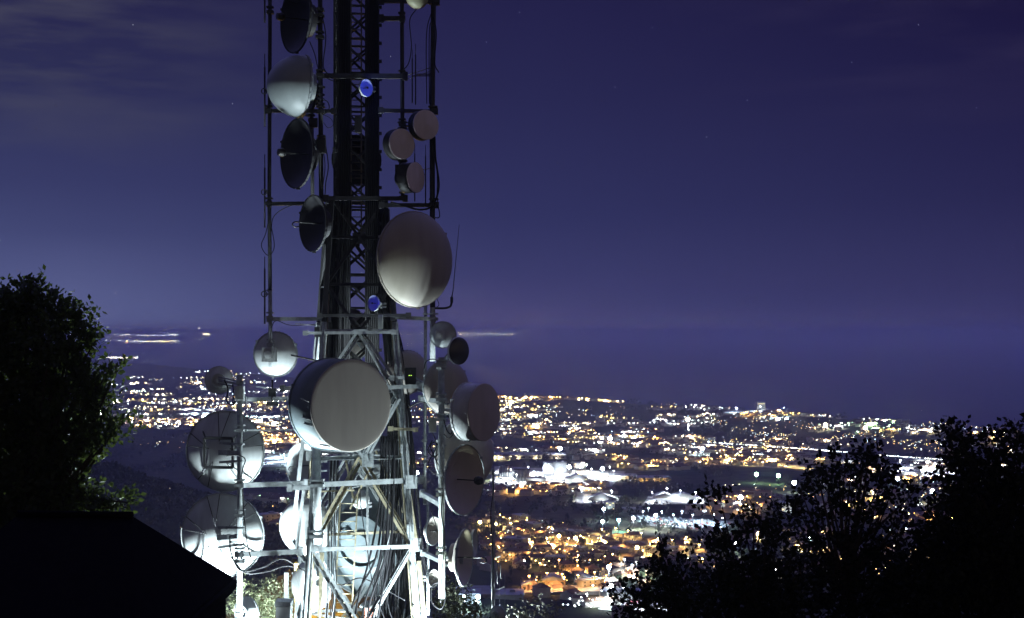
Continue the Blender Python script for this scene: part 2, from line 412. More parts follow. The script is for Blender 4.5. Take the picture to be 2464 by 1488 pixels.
for fi, (c1, c2) in enumerate(faces):
    m = MB()
    for k in range(12):
        z0 = H-1.4+k*1.08; z1 = z0+1.08
        m.angle(corner(*c1, z0, MW), corner(*c2, z1, MW), .07, .01); m.angle(corner(*c2, z0, MW), corner(*c1, z1, MW), .07, .01)
        m.angle(corner(*c1, z1, MW), corner(*c2, z1, MW), .06, .01)
    m.build('mast_lattice', galvd, tower, True)
# ladders
def ladder(parent, a, b_, w, n):
    m = MB(); a = Vector(a); b_ = Vector(b_); x = Vector((w/2, 0, 0))
    m.bar(a-x, b_-x, .045); m.bar(a+x, b_+x, .045)
    for k in range(1, n): p = a.lerp(b_, k/n); m.tube([p-x, p+x], .016, 6)
    return m.build('ladder', brass, parent, True)
ladder(tower, P(822, 1560, 45.4), P(840, 1190, 45.6), .55, 17)
ladder(tower, P(857, 560, 46.2), P(857, -40, 46.2), .34, 32)

# ------------------------------------------------------------ outrigger poles and crossarms
def pole(name, pts, r, m_=None, clamps=(), parent=tower, n=12):
    m = MB(); m.tube(pts, r, n)
    for p in clamps:
        p = Vector(p); m.box(p, (r*3.4, r*3.2, .10)); m.box(p+Vector((0, 0, .16)), (r*3.4, r*3.2, .05))
        for s_ in (-1, 1): m.tube([p+Vector((s_*r*1.5, -r*2.3, 0)), p+Vector((s_*r*1.5, r*2.3, 0))], .012, 5)
    return m.build(name, m_ or galv, parent, True)
D1 = 45.2
pole('outrigger_pole', [P(650, -60, D1), P(648, 480, D1), P(650, 700, D1)], .062, galvd, [P(650, 30, D1), P(648, 268, D1), P(648, 490, D1)])
pole('outrigger_pole', [P(650, 700, D1), P(651, 884, D1)], .064, galv, [P(650, 765, D1), P(651, 830, D1)])
pole('outrigger_pole', [P(770, -60, D1), P(771, 180, D1), P(773, 492, D1)], .075, galvd, [P(770, 38, D1), P(770, 90, D1), P(771, 182, D1), P(772, 270, D1), P(773, 340, D1)])
pole('outrigger_pole', [P(750, 260, D1+.3), P(752, 470, D1+.3)], .06, galvd, [P(750, 290, D1+.3)])
pole('outrigger_pole', [P(967, -60, D1), P(969, 478, D1)], .065, galvd, [P(967, 44, D1), P(968, 184, D1), P(968, 300, D1), P(969, 395, D1), P(969, 476, D1)])
pole('outrigger_pole', [P(1044, -60, D1), P(1040, 270, D1), P(1041, 740, D1)], .085, galvd, [P(1044, 3, D1), P(1042, 270, D1), P(1044, 492, D1)])
pole('outrigger_pole', [P(1041, 740, D1), P(1041, 870, D1)], .086, galv, [P(1043, 768, D1)])
pole('outrigger_pole', [P(1024, 735, D1+.2), P(1022, 1215, D1+.2)], .052, galv, [P(1024, 768, D1+.2), P(1022, 935, D1+.2), P(1022, 1060, D1+.2), P(1022, 1110, D1+.2)])
pole('outrigger_pole', [P(577, 903, 44), P(577, 1560, 44)], .085, galv, [P(577, 935, 44), P(577, 962, 44), P(577, 1036, 44), P(577, 1168, 44), P(577, 1240, 44), P(577, 1332, 44), P(577, 1350, 44)])
pole('outrigger_pole', [P(1062, 860, 43.4), P(1063, 1440, 43.4)], .095, galv, [P(1062, 880, 43.4), P(1062, 962, 43.4), P(1062, 1010, 43.4), P(1062, 1190, 43.4), P(1062, 1330, 43.4)])
pole('outrigger_pole', [P(762, 1075, 44.2), P(764, 1310, 44.2)], .125, galv, [P(763, 1168, 44.2), P(763, 1290, 44.2)])
pole('outrigger_pole', [P(1030, 1190, 45), P(1030, 1480, 45)], .04, galv)
def arm(a, b_, w=.1, h=.13, m_=None, straps=0):
    if m_ is None and a[2] > H+.6: m_ = galvd  # upper arms take the darker, shaded copy of the steel
    m = MB(); a = Vector(a); b_ = Vector(b_); m.bar(a, b_, w, h)
    for k in range(straps):
        p = a.lerp(b_, (k+1)/(straps+1)); m.box(p, (.02, w*1.15, h*1.15))
    for p in (a, b_): m.box(p, (.16, w*1.4, h*1.7))
    return m.build('crossarm', m_ or galv, tower, True)
arm(P(768, 183, D1), P(975, 184, D1-.3), .12, .15)
arm(P(645, 267, D1), P(803, 268, D1), .1, .11)
arm(P(917, 266, D1), P(1048, 269, D1), .12, .11)
arm(P(918, 45, D1), P(968, 45, D1), .12, .14)
arm(P(918, 2, D1), P(1052, 4, D1), .12, .14)
arm(P(648, 491, D1), P(742, 490, D1), .1, .12, straps=3)
arm(P(785, 478, D1), P(975, 478, D1), .12, .13, galvd)
arm(P(918, 494, D1-.1), P(1050, 494, D1), .12, .12)
arm(P(648, 768, D1), P(790, 768, D1), .1, .12, straps=1)
arm(P(945, 764, D1), P(1043, 768, D1), .1, .12, straps=1)
arm(P(770, 760, 44.7), P(983, 759, 44.9), .12, .10, galvd)
arm(P(735, 802, 44.8), P(948, 800, 45.1), .08, .09)
arm(P(680, 935, 44.6), P(720, 935, 44.7), .1, .12, galvd)
arm(P(588, 962, 44), P(700, 960, 45), .1, .13, straps=2)
arm(P(588, 1036, 44), P(760, 1034, 45), .05, .05)
arm(P(577, 1168, 44), P(735, 1163, 45), .11, .15)
arm(P(697, 1174, 44.3), P(758, 1174, 44.3), .1, .14)
arm(P(775, 1166, 44.5), P(1016, 1155, 45.3), .12, .16)
arm(P(577, 1335, 44), P(722, 1327, 44.9), .11, .15, straps=2)
arm(P(930, 932, 44.7), P(1013, 930, 44.8), .1, .12)
arm(P(1013, 960, 44.6), P(1064, 966, 43.6), .16, .14)
arm(P(1016, 1188, 44.8), P(1062, 1215, 43.5), .16, .14)
arm(P(1018, 1330, 44.8), P(1064, 1352, 43.5), .14, .12)
arm(P(943, 910, 45), P(975, 908, 45), .1, .1)
arm(P(940, 1032, 44.9), P(1000, 1034, 45.2), .12, .09, brass)
arm(P(1075, 1345, 43.6), P(1108, 1350, 43.3), .08, .1)
m = MB(); m.angle(P(690, 1378, 44.8), P(690, 1560, 44.8), .14); m.angle(P(700, 1290, 45.5), P(735, 1350, 44.9), .08); m.angle(P(735, 1010, 45.2), P(703, 1300, 45.4), .12); m.build('side_strut', galv, tower, True)

# ------------------------------------------------------------ cables
def spline(pts, n=10):
    pts = [Vector(p) for p in pts]; out = []
    q = [pts[0]*2-pts[1]]+pts+[pts[-1]*2-pts[-2]]
    for i_ in range(1, len(q)-2):
        for k in range(n):
            t_ = k/n; p0, p1, p2, p3 = q[i_-1:i_+3]
            out.append(.5*((2*p1)+(p2-p0)*t_+(2*p0-5*p1+4*p2-p3)*t_*t_+(3*p1-p0-3*p2+p3)*t_**3))
    out.append(pts[-1]); return out
def cables(label, runs, name='cable', m_=rubber, n=8):
    if len(runs) == 1:
        m = MB(); m.tube(spline(runs[0][0], n), runs[0][1], 6)
        return tag(m.build(name, m_, None, loc=Vector(runs[0][0][0])), label, 'cable')
    r_ = empty('cable_group', Vector(runs[0][0][0]), label, 'cables')
    for pts, rd in runs:
        m = MB(); m.tube(spline(pts, n), rd, 6); m.build('cable', m_, r_, True)
    return r_
def PP(l, d): return [P(x, y, (d if not isinstance(d, (list, tuple)) else d[i])) for i, (x, y) in enumerate(l)]
rr = random.Random(3)
# the great bundle that comes down inside the right hand side of the tower: every cable a part
bundle = empty('cable_bundle', P(960, 1450, 46), 'thick bundle of black feeder cables hanging down inside the right side of the tower', 'cable bundle')
for k in range(74):
    t_ = rr.random(); xt = 905+rr.random()*34; xb = 905+t_*112
    dd = 45.4+rr.random()*1.6
    pts = [P(xt, 480+rr.random()*60, dd), P(xt+4+rr.uniform(-4, 4), 700, dd)]
    xm = xt+14+t_*26
    pts += [P(xm, 860, dd), P(xm+8+t_*14+rr.uniform(-5, 5), 1060, dd), P((xm+xb)/2+12+rr.uniform(-8, 8), 1250, dd), P(xb+rr.uniform(-10, 10), 1400, dd), P(xb+rr.uniform(-20, 8), 1560, dd)]
    m = MB(); m.tube(spline(pts, 5), rr.choice([.016, .02, .026, .032]), 6); m.build('cable', rubber if rr.random() < .93 else galv, bundle, True)
b2 = empty('cable_bundle', P(900, 1540, 45), 'loose fan of five heavy black cables sweeping across the lower tower middle', 'cable bundle')
for k, (xt, xm, xb) in enumerate(((924, 905, 840), (930, 915, 868), (938, 925, 880), (950, 938, 905), (918, 890, 850))):
    m = MB(); m.tube(spline([P(xt, 1050, 45.1), P(xt-4, 1200, 45), P(xm, 1340, 44.8), P(xb+10, 1450, 44.6), P(xb-6, 1570, 44.5)], 8), .034, 8); m.build('cable', rubber, b2, True)
b4 = empty('cable_bundle', P(815, 860, 45.6), 'dark feeder cables packed beside the left edge of the upper mast', 'cable bundle')
for k in range(34):
    x0 = 796+rr.random()*40; dd = 45.3+rr.random()*1.2
    m = MB(); m.tube(spline([P(x0+8, 478, dd), P(x0+rr.uniform(-3, 3), 620, dd), P(x0-8+rr.uniform(-4, 4), 760, dd), P(x0-14+rr.uniform(-4, 4), 900, dd)], 4), rr.choice([.022, .03, .036]), 6); m.build('cable', rubber, b4, True)
b3 = empty('cable_bundle', P(750, 1540, 45), 'cables strapped down the inner side of the left front tower leg', 'cable bundle')
for k in range(9):
    x0 = 786+k*2.6
    m = MB(); m.tube(spline([P(x0+8, 1100, 45.7), P(x0+2+rr.uniform(-3, 3), 1300, 45.3), P(x0+rr.uniform(-5, 5), 1430, 45.2), P(x0-14+rr.uniform(-6, 6), 1570, 45)], 6), .018, 6); m.build('cable', rubber if k % 3 else galv, b3, True)
cables('two long black cables looping beside the outer left pole', [(PP([(650, 495), (690, 487), (742, 488)], D1-.1), .014), (PP([(652, 560), (660, 520), (700, 495), (745, 491)], D1-.12), .014),
    (PP([(652, 500), (640, 560), (629, 590), (640, 612), (652, 612), (660, 590), (652, 540)], D1-.1), .014)])
cables('black cables slung under the lower ribbed dish to the tower leg', [(PP([(553, 1290), (556, 1330), (580, 1374), (630, 1366), (680, 1345), (728, 1372)], [44, 44, 43.8, 44.2, 44.6, 44.9]), .022), (PP([(556, 1340), (590, 1378), (640, 1376), (690, 1362), (735, 1374)], [44, 43.8, 44.2, 44.6, 44.9]), .022),
    (PP([(583, 1175), (592, 1290), (603, 1340), (612, 1352)], 43.8), .018)])
cables('cable sagging under the left lower crossarm by the round dish', [(PP([(652, 790), (665, 772), (700, 783), (770, 780)], D1-.1), .014)])
cables('cable hooked from the uppermost dish to the inner left pole', [(PP([(690, 2), (715, 8), (740, -8)], D1), .013), (PP([(745, 100), (757, 130), (768, 170), (790, 190), (815, 200)], D1-.1), .016), (PP([(776, 40), (784, 90), (778, 150), (782, 170), (800, 190)], D1-.1), .018)])
cables('cable hanging from the yellowish dome dish to the right inner pole', [(PP([(1002, 22), (986, 50), (990, 110), (984, 150), (972, 168)], D1-.1), .016), (PP([(920, 190), (955, 186), (968, 176)], D1-.1), .016)])
cables('thick black cable drooping over the big taupe dome', [(PP([(940, 487), (975, 496), (1010, 505), (1040, 495), (1056, 450), (1048, 380), (1046, 330)], D1-.15), .034), (PP([(1044, 340), (1052, 420), (1052, 480), (1058, 520), (1046, 525)], D1-.1), .018)])
cables('bowed black cable down the outer right pole', [(PP([(1042, 40), (1050, 80), (1046, 150), (1056, 175)], D1-.12), .018), (PP([(1027, 250), (1026, 90), (1036, 38), (1042, 30)], D1-.05), .016), (PP([(1033, 250), (1033, 80), (1040, 50)], D1-.05), .016)])
cables('tangle of thin cables between the two left poles near the dark dishes', [(PP([(775, 240), (788, 245), (792, 262), (780, 275), (770, 268)], D1-.1), .016), (PP([(775, 275), (795, 285), (802, 300), (790, 308), (778, 295)], D1-.1), .01), (PP([(783, 345), (790, 400), (784, 440), (782, 470)], D1-.1), .018), (PP([(776, 350), (782, 400), (776, 455)], D1-.1), .014)])
cables('loops of black cable below the small radio cabinet on the right pole', [(PP([(1068, 1010), (1075, 1035), (1085, 1045), (1090, 1030)], 43.2), .02), (PP([(1068, 1045), (1080, 1055), (1092, 1040), (1090, 1015), (1075, 1000)], 43.2), .018),
    (PP([(1040, 1060), (1030, 1085), (1045, 1100), (1058, 1085), (1048, 1065), (1036, 1075), (1050, 1110), (1060, 1130)], 43.6), .02), (PP([(1025, 1010), (1050, 1070), (1030, 1120), (1058, 1150)], 43.6), .016)])
cables('cable clipped down the front of the right lower pole', [(PP([(1070, 1160), (1062, 1230), (1070, 1290), (1064, 1370), (1060, 1450)], 43.2), .022), (PP([(1038, 1230), (1050, 1270), (1046, 1300)], 43.3), .014), (PP([(1060, 1400), (1040, 1410), (1040, 1450), (1062, 1465), (1072, 1430), (1055, 1402)], 44.4), .02)])
cables('arched cable from the back of the small left dish down the pole', [(PP([(540, 915), (548, 935), (546, 965), (556, 975), (566, 965)], 43.8), .022), (PP([(560, 925), (562, 950), (560, 975), (572, 960)], 43.8), .016), (PP([(568, 975), (590, 968), (640, 965), (690, 962)], 44), .012)])
cables('short cable across the square frame of the upper ribbed dish', [(PP([(545, 1097), (575, 1096), (590, 1106), (585, 1125), (580, 1150)], 43.6), .02)])
cables('long thin cable bowing through the lower tower', [(PP([(822, 1410), (860, 1392), (890, 1398), (930, 1420), (975, 1445)], 44.9), .02), (PP([(866, 1170), (870, 1230), (885, 1330), (900, 1420), (930, 1500), (960, 1560)], 44.9), .018), (PP([(905, 1380), (925, 1400), (940, 1480), (985, 1560)], 44.8), .016)])
cables('cable running from the elbow bracket up behind the big taupe dome', [(PP([(1045, 742), (1056, 735), (1052, 720)], D1), .012)])
cables('cable bridging the tower leg and the lower right pole', [(PP([(985, 980), (1010, 968), (1040, 975), (1062, 978)], 44.2), .024), (PP([(1020, 890), (1026, 870), (1045, 865), (1060, 875)], 43.9), .018), (PP([(700, 855), (760, 868), (800, 880)], 45), .03)])
# ------------------------------------------------------------ microwave dishes
def basis(a, tilt, roll=0):
    return Matrix.Rotation(a, 3, 'Z') @ Matrix.Rotation(tilt, 3, 'X') @ Matrix.Rotation(roll, 3, 'Y')
def dish(x, y, d, Dpx, az, label, kind='open', tilt=0, depth=.20, shroud=.45, to=None, feed='horn', m_refl=None, m_face=None, m_shroud=None, ribs=0, frame=False, box=False, dome=.3, group=None, ring=True, cat='dish', mount=True, roll=0, boxside=1, cone=.05):
    D = Dpx/F*d; r = D/2; c = P(x, y, d)
    root = empty('microwave_dish', c, label, cat, group, rz=R(az), rx=R(tilt))
    root.rotation_mode = 'XYZ'
    mr = m_refl or white; mf = m_face or cream; ms = m_shroud or mr
    h = depth*D
    def para(rad, off=0): return [(max(rad*t_, .001), h*(1-t_*t_)+off) for t_ in [k/14 for k in range(15)]]
    # reflector: axis along -y, aperture in the plane y=0, bowl behind (y>0)
    m = MB(); inner = para(r*.985); outer = para(r, .02*D+.006)
    m.lathe(list(reversed(outer))+[(r*.0+.001, outer[0][1])], 56) if False else None
    prof = [(max(r*.985*k/14, .001), h*(1-(k/14)**2)) for k in range(15)]+[(r*1.0, -.004)]+[(r*(1-k/14)+.001, (h+.03)*(1-(1-k/14)**2)+.012) for k in range(0, 15)]
    m.lathe(prof, 56)
    m.build('reflector', mr, root)
    m = MB(); m.lathe([(r*1.0, -.025), (r*1.022, -.025), (r*1.022, .04), (r*1.0, .04)], 56, False)
    for k in range(3 if D > 1 else 0):
        t_ = k*2.1+.6; m.box((r*1.03*math.cos(t_), 0, r*1.03*math.sin(t_)), (.07, .1, .07))
    if D > 1.2:
        for k in range(36):
            t_ = k/36*2*math.pi; m.box((r*1.018*math.cos(t_), .0, r*1.018*math.sin(t_)), (.03, .05, .025), Matrix.Rotation(-t_, 3, 'Y'))
    m.build('rim', (galvd if mr is greyd else galv) if kind == 'open' else ms, root)
    if kind == 'drum':
        L_ = shroud*D
        m = MB(); m.lathe([(r*1.0, .03), (r*.985, -L_), (r*.965, -L_), (r*.965, 0)], 64)
        for k in range(16):
            t_ = k/16*2*math.pi; m.box((r*.99*math.cos(t_), -L_*.85, r*.99*math.sin(t_)), (.03, .03, .03))
        m.build('shroud', ms, root)
        m = MB(); n_ = 12
        m.lathe([(r*.999, -L_+.04), (r*.999, -L_-.006)]+[(max(r*.985*(1-k/n_), .001), -L_-.008-cone*D*(k/n_)) for k in range(n_+1)], 64)
        m.build('radome', mf, root)
        if D > 1.8:
            for k in range(7):
                t_ = math.pi*(.95+k*.105+.05*math.sin(k*9)); MB().tube([(r*1.0*math.cos(t_), -L_*.55, r*1.0*math.sin(t_)), (r*1.0*math.cos(t_+.05), -L_*.93, r*1.0*math.sin(t_+.05))], .014, 5).build('shroud_strap', greyd, root)
    elif kind == 'dome':
        hd = dome*D; n_ = 16
        m = MB(); m.lathe([(max(r*1.0*math.sin(math.pi/2*(1-k/n_)), .001), -hd*math.sin(math.pi/2*k/n_)**1.0-.03) for k in range(n_+1)], 64)
        m.build('radome', mf, root)
    else:
        m = MB(); f = D*.38
        if feed == 'horn':
            m.tube([(0, h, 0), (0, -f*.55, 0)], .014*max(1, D/1.5), 8); m.lathe([(.001, -f*.5), (.05*D, -f*.5), (.065*D, -f*.62), (.05*D, -f*.78), (.001, -f*.8)], 12, False)
        elif feed == 'hook':
            q = .02*D
            m.tube(spline([(0, h, 0), (0, -f*.5, .01), (0, -f*.95, .02), (0, -f*1.08, -.04*D), (0, -f*.95, -.08*D), (0, -f*.75, -.07*D)], 6), q*.6, 8)
        elif feed == 'rod':
            m.tube([(0, h, 0), (0, -f*.35, 0)], .02*D, 8); m.lathe([(.001, -f*.3), (.07*D, -f*.32), (.07*D, -f*.36), (.001, -f*.38)], 12, False)
        if feed: m.build('feed', blackp, root)
    # back structure
    if ring:
        m = MB(); rb = r*.42; yb = h*(1-.42**2)+.05
        m.lathe([(rb, yb-.05), (rb+.04*D, yb-.08), (rb+.04*D, h+.09), (rb, h+.09), (rb, yb-.05)], 32, False)
        m.lathe([(.001, h+.16), (.08*D, h+.16), (.09*D, h), (.001, h-.02)], 20, False)
        m.build('back_ring', whiteb if mr is white else mr, root)
    if ribs:
        rb = r*.28
        for k in range(ribs):
            for s_ in (-.16, .16):
                t_ = 2*math.pi*k/ribs+.3
                a_ = (rb*math.cos(t_), h+.16, rb*math.sin(t_)); b_ = (r*.99*math.cos(t_+s_), .05, r*.99*math.sin(t_+s_))
                MB().tube([a_, b_], .013, 6).build('stay_rod', galvd, root)
    if frame:
        m = MB(); q = r*.36; yb = h+.22
        for s_ in (-1, 1):
            m.bar((s_*q, yb, -q), (s_*q, yb, q), .07, .09); m.bar((-q, yb, s_*q), (q, yb, s_*q), .07, .09)
            m.bar((s_*q*.9, yb, -q*.9), (s_*r*.5, h*.7, -r*.5), .04); m.bar((s_*q*.9, yb, q*.9), (s_*r*.5, h*.7, r*.5), .04)
        m.build('mounting_frame', galvd, root)
    yb = h+.12
    if box:
        m = MB(); bw = max(.22, D*.30)
        m.box((boxside*bw*.1, yb+bw*.45, 0), (bw, bw*.6, bw*1.05))
        for k in range(7): m.box((boxside*bw*.1-bw*.4+k*bw*.135, yb+bw*.78, 0), (.012, bw*.12, bw*.9))
        m.build('radio_unit', boxm, root)
        m = MB(); m.lathe([(.001, yb+bw*.92), (bw*.28, yb+bw*.9), (bw*.3, yb+bw*.7), (.001, yb+bw*.7)], 20, False, c=(boxside*bw*.1, 0, 0)); m.build('cover', boxm, root)
    if to is not None and mount:
        M = Matrix.Rotation(R(az), 3, 'Z') @ Matrix.Rotation(R(tilt), 3, 'X')
        q = M.inverted() @ (Vector(to)-c)
        m = MB(); w_ = max(.06, .05*D)
        hub = Vector((0, h+.1, 0))
        m.bar(hub, (q+hub)/2+Vector((0, .05, 0)), w_*1.2); m.bar((q+hub)/2+Vector((0, .05, 0)), q, w_)
        for s_ in (-1, 1):
            m.bar(hub+Vector((0, 0, s_*D*.12)), q+Vector((0, 0, s_*D*.1)), w_*.6)
            m.box(q+Vector((0, 0, s_*D*.1)), (.22, .22, .06))
        m.build('mount', galvd if y < 700 else galv, root)
    return root
G1 = None
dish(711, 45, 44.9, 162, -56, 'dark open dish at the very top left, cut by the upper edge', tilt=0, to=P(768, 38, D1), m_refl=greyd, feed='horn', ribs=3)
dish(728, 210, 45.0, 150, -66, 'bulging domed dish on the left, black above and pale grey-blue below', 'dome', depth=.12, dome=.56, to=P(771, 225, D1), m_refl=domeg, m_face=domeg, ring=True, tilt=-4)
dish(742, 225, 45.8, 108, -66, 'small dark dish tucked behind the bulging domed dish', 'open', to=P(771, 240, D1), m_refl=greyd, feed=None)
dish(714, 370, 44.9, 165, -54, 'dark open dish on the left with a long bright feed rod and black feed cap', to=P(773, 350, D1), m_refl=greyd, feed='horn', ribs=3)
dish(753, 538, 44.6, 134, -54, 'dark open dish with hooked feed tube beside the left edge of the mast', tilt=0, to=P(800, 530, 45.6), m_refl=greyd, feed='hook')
dish(998, 625, 44.3, 228, 44, 'largest domed dish, taupe radome shading to pale green below, right of the mast', 'dome', depth=.14, dome=.17, to=P(1000, 560, 45.4), m_refl=browng, m_face=browng, tilt=0)
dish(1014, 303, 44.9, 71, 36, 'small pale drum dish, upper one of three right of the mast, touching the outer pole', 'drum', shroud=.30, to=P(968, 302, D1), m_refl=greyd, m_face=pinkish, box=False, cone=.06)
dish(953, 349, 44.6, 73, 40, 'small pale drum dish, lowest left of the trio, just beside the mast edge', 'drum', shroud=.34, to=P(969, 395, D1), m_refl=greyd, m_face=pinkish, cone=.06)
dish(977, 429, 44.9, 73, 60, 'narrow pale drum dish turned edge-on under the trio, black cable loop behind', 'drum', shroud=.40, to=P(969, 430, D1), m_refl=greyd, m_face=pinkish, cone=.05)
dish(1003, -8, 44.9, 58, 30, 'yellowish domed dish peeping in at the top edge between the right poles', 'dome', depth=.1, dome=.35, to=P(1042, 3, D1), m_refl=brass, m_face=mat('yellowed radome', (.42, .42, .28), .5, 0, .1, 2))
dish(881, 212, 44.9, 42, 50, 'tiny blue lit dish on the front of the upper mast', 'open', depth=.22, to=P(893, 215, 45.3), m_refl=mat('pale blue paint', (.45, .5, .75), .5), feed='rod', ring=False)
dish(899, 730, 44.5, 38, -42, 'tiny dark blue lit dish low on the mast above the wide crossarm', 'open', depth=.22, to=P(918, 735, 45), m_refl=mat('pale blue paint', (.45, .5, .75), .5), feed='rod', ring=False)
lamp('blue_light', P(893, 212, 44.45), 6, (.03, .08, 1), .02)
lamp('blue_light', P(908, 728, 44.15), 2.2, (.02, .02, 1), .02)
dish(663, 853, 45.5, 108, 172, 'round dish seen from behind with white radio box, hung on the outer left pole', depth=.13, to=P(651, 850, D1), box=True, ring=False, feed=None, frame=False)
dish(527, 915, 44.9, 66, 188, 'small round dish seen from behind, highest on the short left pole', depth=.22, to=P(577, 925, 44), ring=True, feed=None)
dish(542, 1086, 44.9, 193, 172, 'large ribbed dish seen from behind with square mounting frame', depth=.15, to=P(577, 1090, 44), ribs=5, frame=True, ring=False, feed=None)
dish(536, 1288, 44.9, 200, 176, 'large ribbed dish seen from behind, bright underside, lowest on the left beside the roof', depth=.15, to=P(577, 1290, 44), ribs=6, ring=False, feed=None, frame=False)
dish(793, 972, 43.4, 218, 38, 'huge drum dish with flat taupe face in front of the tower', 'drum', shroud=.46, depth=.12, to=P(800, 960, 45.4), m_refl=whiteb, m_shroud=deepg, m_face=browng, cone=.0)
dish(728, 1122, 46.6, 110, -38, 'half hidden dish behind the left tower leg beneath the huge drum', 'open', depth=.2, to=P(775, 1122, 46), m_refl=whiteb, feed='hook')
dish(736, 1268, 46.0, 134, -15, 'white domed dish behind the left tower leg, beside the lower ribbed dish', 'dome', depth=.15, dome=.12, to=P(760, 1270, 45.8), m_face=white)
dish(750, 1410, 46.2, 118, -30, 'bleached white domed dish behind the left tower leg near the ground cabinet', 'dome', depth=.15, dome=.14, to=P(770, 1400, 45.8), m_face=white)
dish(884, 1302, 48.3, 262, 162, 'giant grey dish seen from behind through the lower tower lattice', depth=.15, to=P(940, 1290, 47), m_refl=deepg, feed=None, ring=True, mount=False)
dish(868, 1203, 45.9, 44, -20, 'little white ball-shaped radome inside the tower on a thin pipe', 'dome', depth=.3, dome=.45, to=P(884, 1215, 46), m_face=white)
dish(1066, 806, 45.0, 64, 172, 'round grey dish seen from behind with radio box, highest on the right lower pole', depth=.16, to=P(1044, 806, D1), box=True, m_refl=whiteb, feed=None, ring=False)
dish(1103, 845, 43.6, 66, 46, 'black fronted round dish with gleaming lower rim, right of the radio box dish', 'dome', depth=.2, dome=.10, to=P(1062, 880, 43.4), m_refl=white, m_face=mat('black radome', (.05, .05, .06), .25))
dish(980, 896, 45.9, 104, 30, 'dim grey dome dish behind the radio box with green lights', 'dome', depth=.15, dome=.22, to=P(1015, 930, 45.4), m_refl=browng, m_face=browng)
dish(1072, 932, 44.6, 128, 38, 'grey-green domed dish behind the right lower pole', 'dome', depth=.14, dome=.22, to=P(1062, 960, 43.8), m_refl=whiteb, m_face=browng)
dish(1124, 991, 43.2, 138, 58, 'white drum dish with taupe face far right, its side gleaming', 'drum', shroud=.36, depth=.1, to=P(1062, 985, 43.4), m_refl=white, m_face=taupe, cone=.04)
dish(1116, 1095, 44.4, 170, 40, 'big pale dome behind the open dish with the black feed cap', 'dome', depth=.14, dome=.26, to=P(1062, 1090, 43.6), m_refl=white, m_face=cream)
dish(1118, 1155, 42.8, 166, 58, 'open taupe dish far right with black feed cap on a thin rod', 'open', depth=.14, to=P(1062, 1160, 43.4), m_refl=taupe, feed='horn')
dish(1118, 1342, 42.9, 134, 75, 'narrow edge-on taupe dish low on the right with hooked feed', 'open', depth=.18, to=P(1075, 1348, 43.5), m_refl=taupe, feed='hook')
dish(1141, 1308, 44.2, 66, 78, 'thin pale edge-on dish just behind the hooked feed dish', 'open', depth=.15, to=P(1112, 1320, 43.8), m_refl=white, feed=None)
dish(1042, 1278, 44.6, 68, 62, 'small olive dish between the right tower leg and the lower right pole', 'open', depth=.15, to=P(1030, 1278, 45), m_refl=browng, feed='rod')
dish(1042, 1392, 44.6, 42, 55, 'tiny olive dish above the dark shrub right of the tower', 'open', depth=.15, to=P(1030, 1392, 45), m_refl=browng, feed='rod')
dish(594, 1472, 44.6, 72, 150, 'white dish at the foot of the left pole, half burnt out by the floodlight', depth=.2, to=P(577, 1480, 44), feed=None)
dish(1198, 1478, 41.6, 40, 150, 'little white dish at the bottom edge beside the slim aerial mast', depth=.2, to=P(1188, 1490, 42), feed=None)
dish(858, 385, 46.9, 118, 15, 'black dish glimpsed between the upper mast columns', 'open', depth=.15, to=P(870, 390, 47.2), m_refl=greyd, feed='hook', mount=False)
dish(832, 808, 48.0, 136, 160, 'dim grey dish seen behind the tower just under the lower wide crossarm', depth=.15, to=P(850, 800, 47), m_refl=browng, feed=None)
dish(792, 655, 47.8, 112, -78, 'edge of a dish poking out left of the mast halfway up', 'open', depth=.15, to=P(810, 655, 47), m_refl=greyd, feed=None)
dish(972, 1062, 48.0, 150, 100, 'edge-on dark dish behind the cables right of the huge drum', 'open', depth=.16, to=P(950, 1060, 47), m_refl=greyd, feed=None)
dish(905, 1120, 48.6, 150, 150, 'pale dish glimpsed behind the braces under the huge drum', depth=.15, to=P(930, 1120, 47.5), m_refl=whiteb, feed=None)
dish(1005, 1520, 45.4, 90, 30, 'pale dome half below the frame right of the tower foot', 'dome', depth=.15, dome=.3, to=P(1020, 1520, 45.5), m_face=white)

# radio units and cabinets on poles
def unit(x, y, d, w, h, label, m_=None, fins=8):
    c = P(x, y, d); r_ = empty('radio_unit', c, label, 'radio unit')
    W_ = w/F*d; H_ = h/F*d
    MB().box((0, 0, 0), (W_, W_*.6, H_)).build('case', m_ or boxm, r_)
    m = MB()
    for k in range(fins): m.box((-W_*.42+k*W_*.84/(fins-1), -W_*.38, 0), (.012, W_*.2, H_*.92))
    m.build('cooling_fins', m_ or boxm, r_)
    MB().bar((0, W_*.3, 0), (0, W_*.6, 0), .08).build('bracket', galvd, r_)
    return r_
unit(1041, 1023, 43.5, 18, 36, 'finned white radio unit on the right lower pole left of the white drum')
unit(577, 947, 43.9, 22, 36, 'pale radio unit clamped near the top of the short left pole')
unit(862, 300, 45.0, 16, 40, 'dark unit on the upper mast between the columns', greyd)
unit(754, 296, 45.0, 20, 22, 'dark unit on the inner left pole under the bulging domed dish', greyd)
unit(773, 352, 44.9, 22, 34, 'dark unit on the inner left pole behind the long feed rod dish', greyd)
unit(960, 408, 45.0, 18, 22, 'dark unit under the lowest left drum of the trio', greyd)
q = unit(988, 905, 44.9, 26, 40, 'dim radio box with two green indicator lights behind the right tower leg', greyd)
m = MB(); m.box((-.03, -.19, .02), (.02, .01, .02)); m.box((.03, -.19, .02), (.02, .01, .02)); m.build('indicator_light', mat('green indicator', (.2, .9, .2), emit=(.6, 1, .1), strength=3), q)
unit(916, 775, 44.3, 11, 34, 'grey cylinder-like unit under the lower wide crossarm', whiteb, 4)
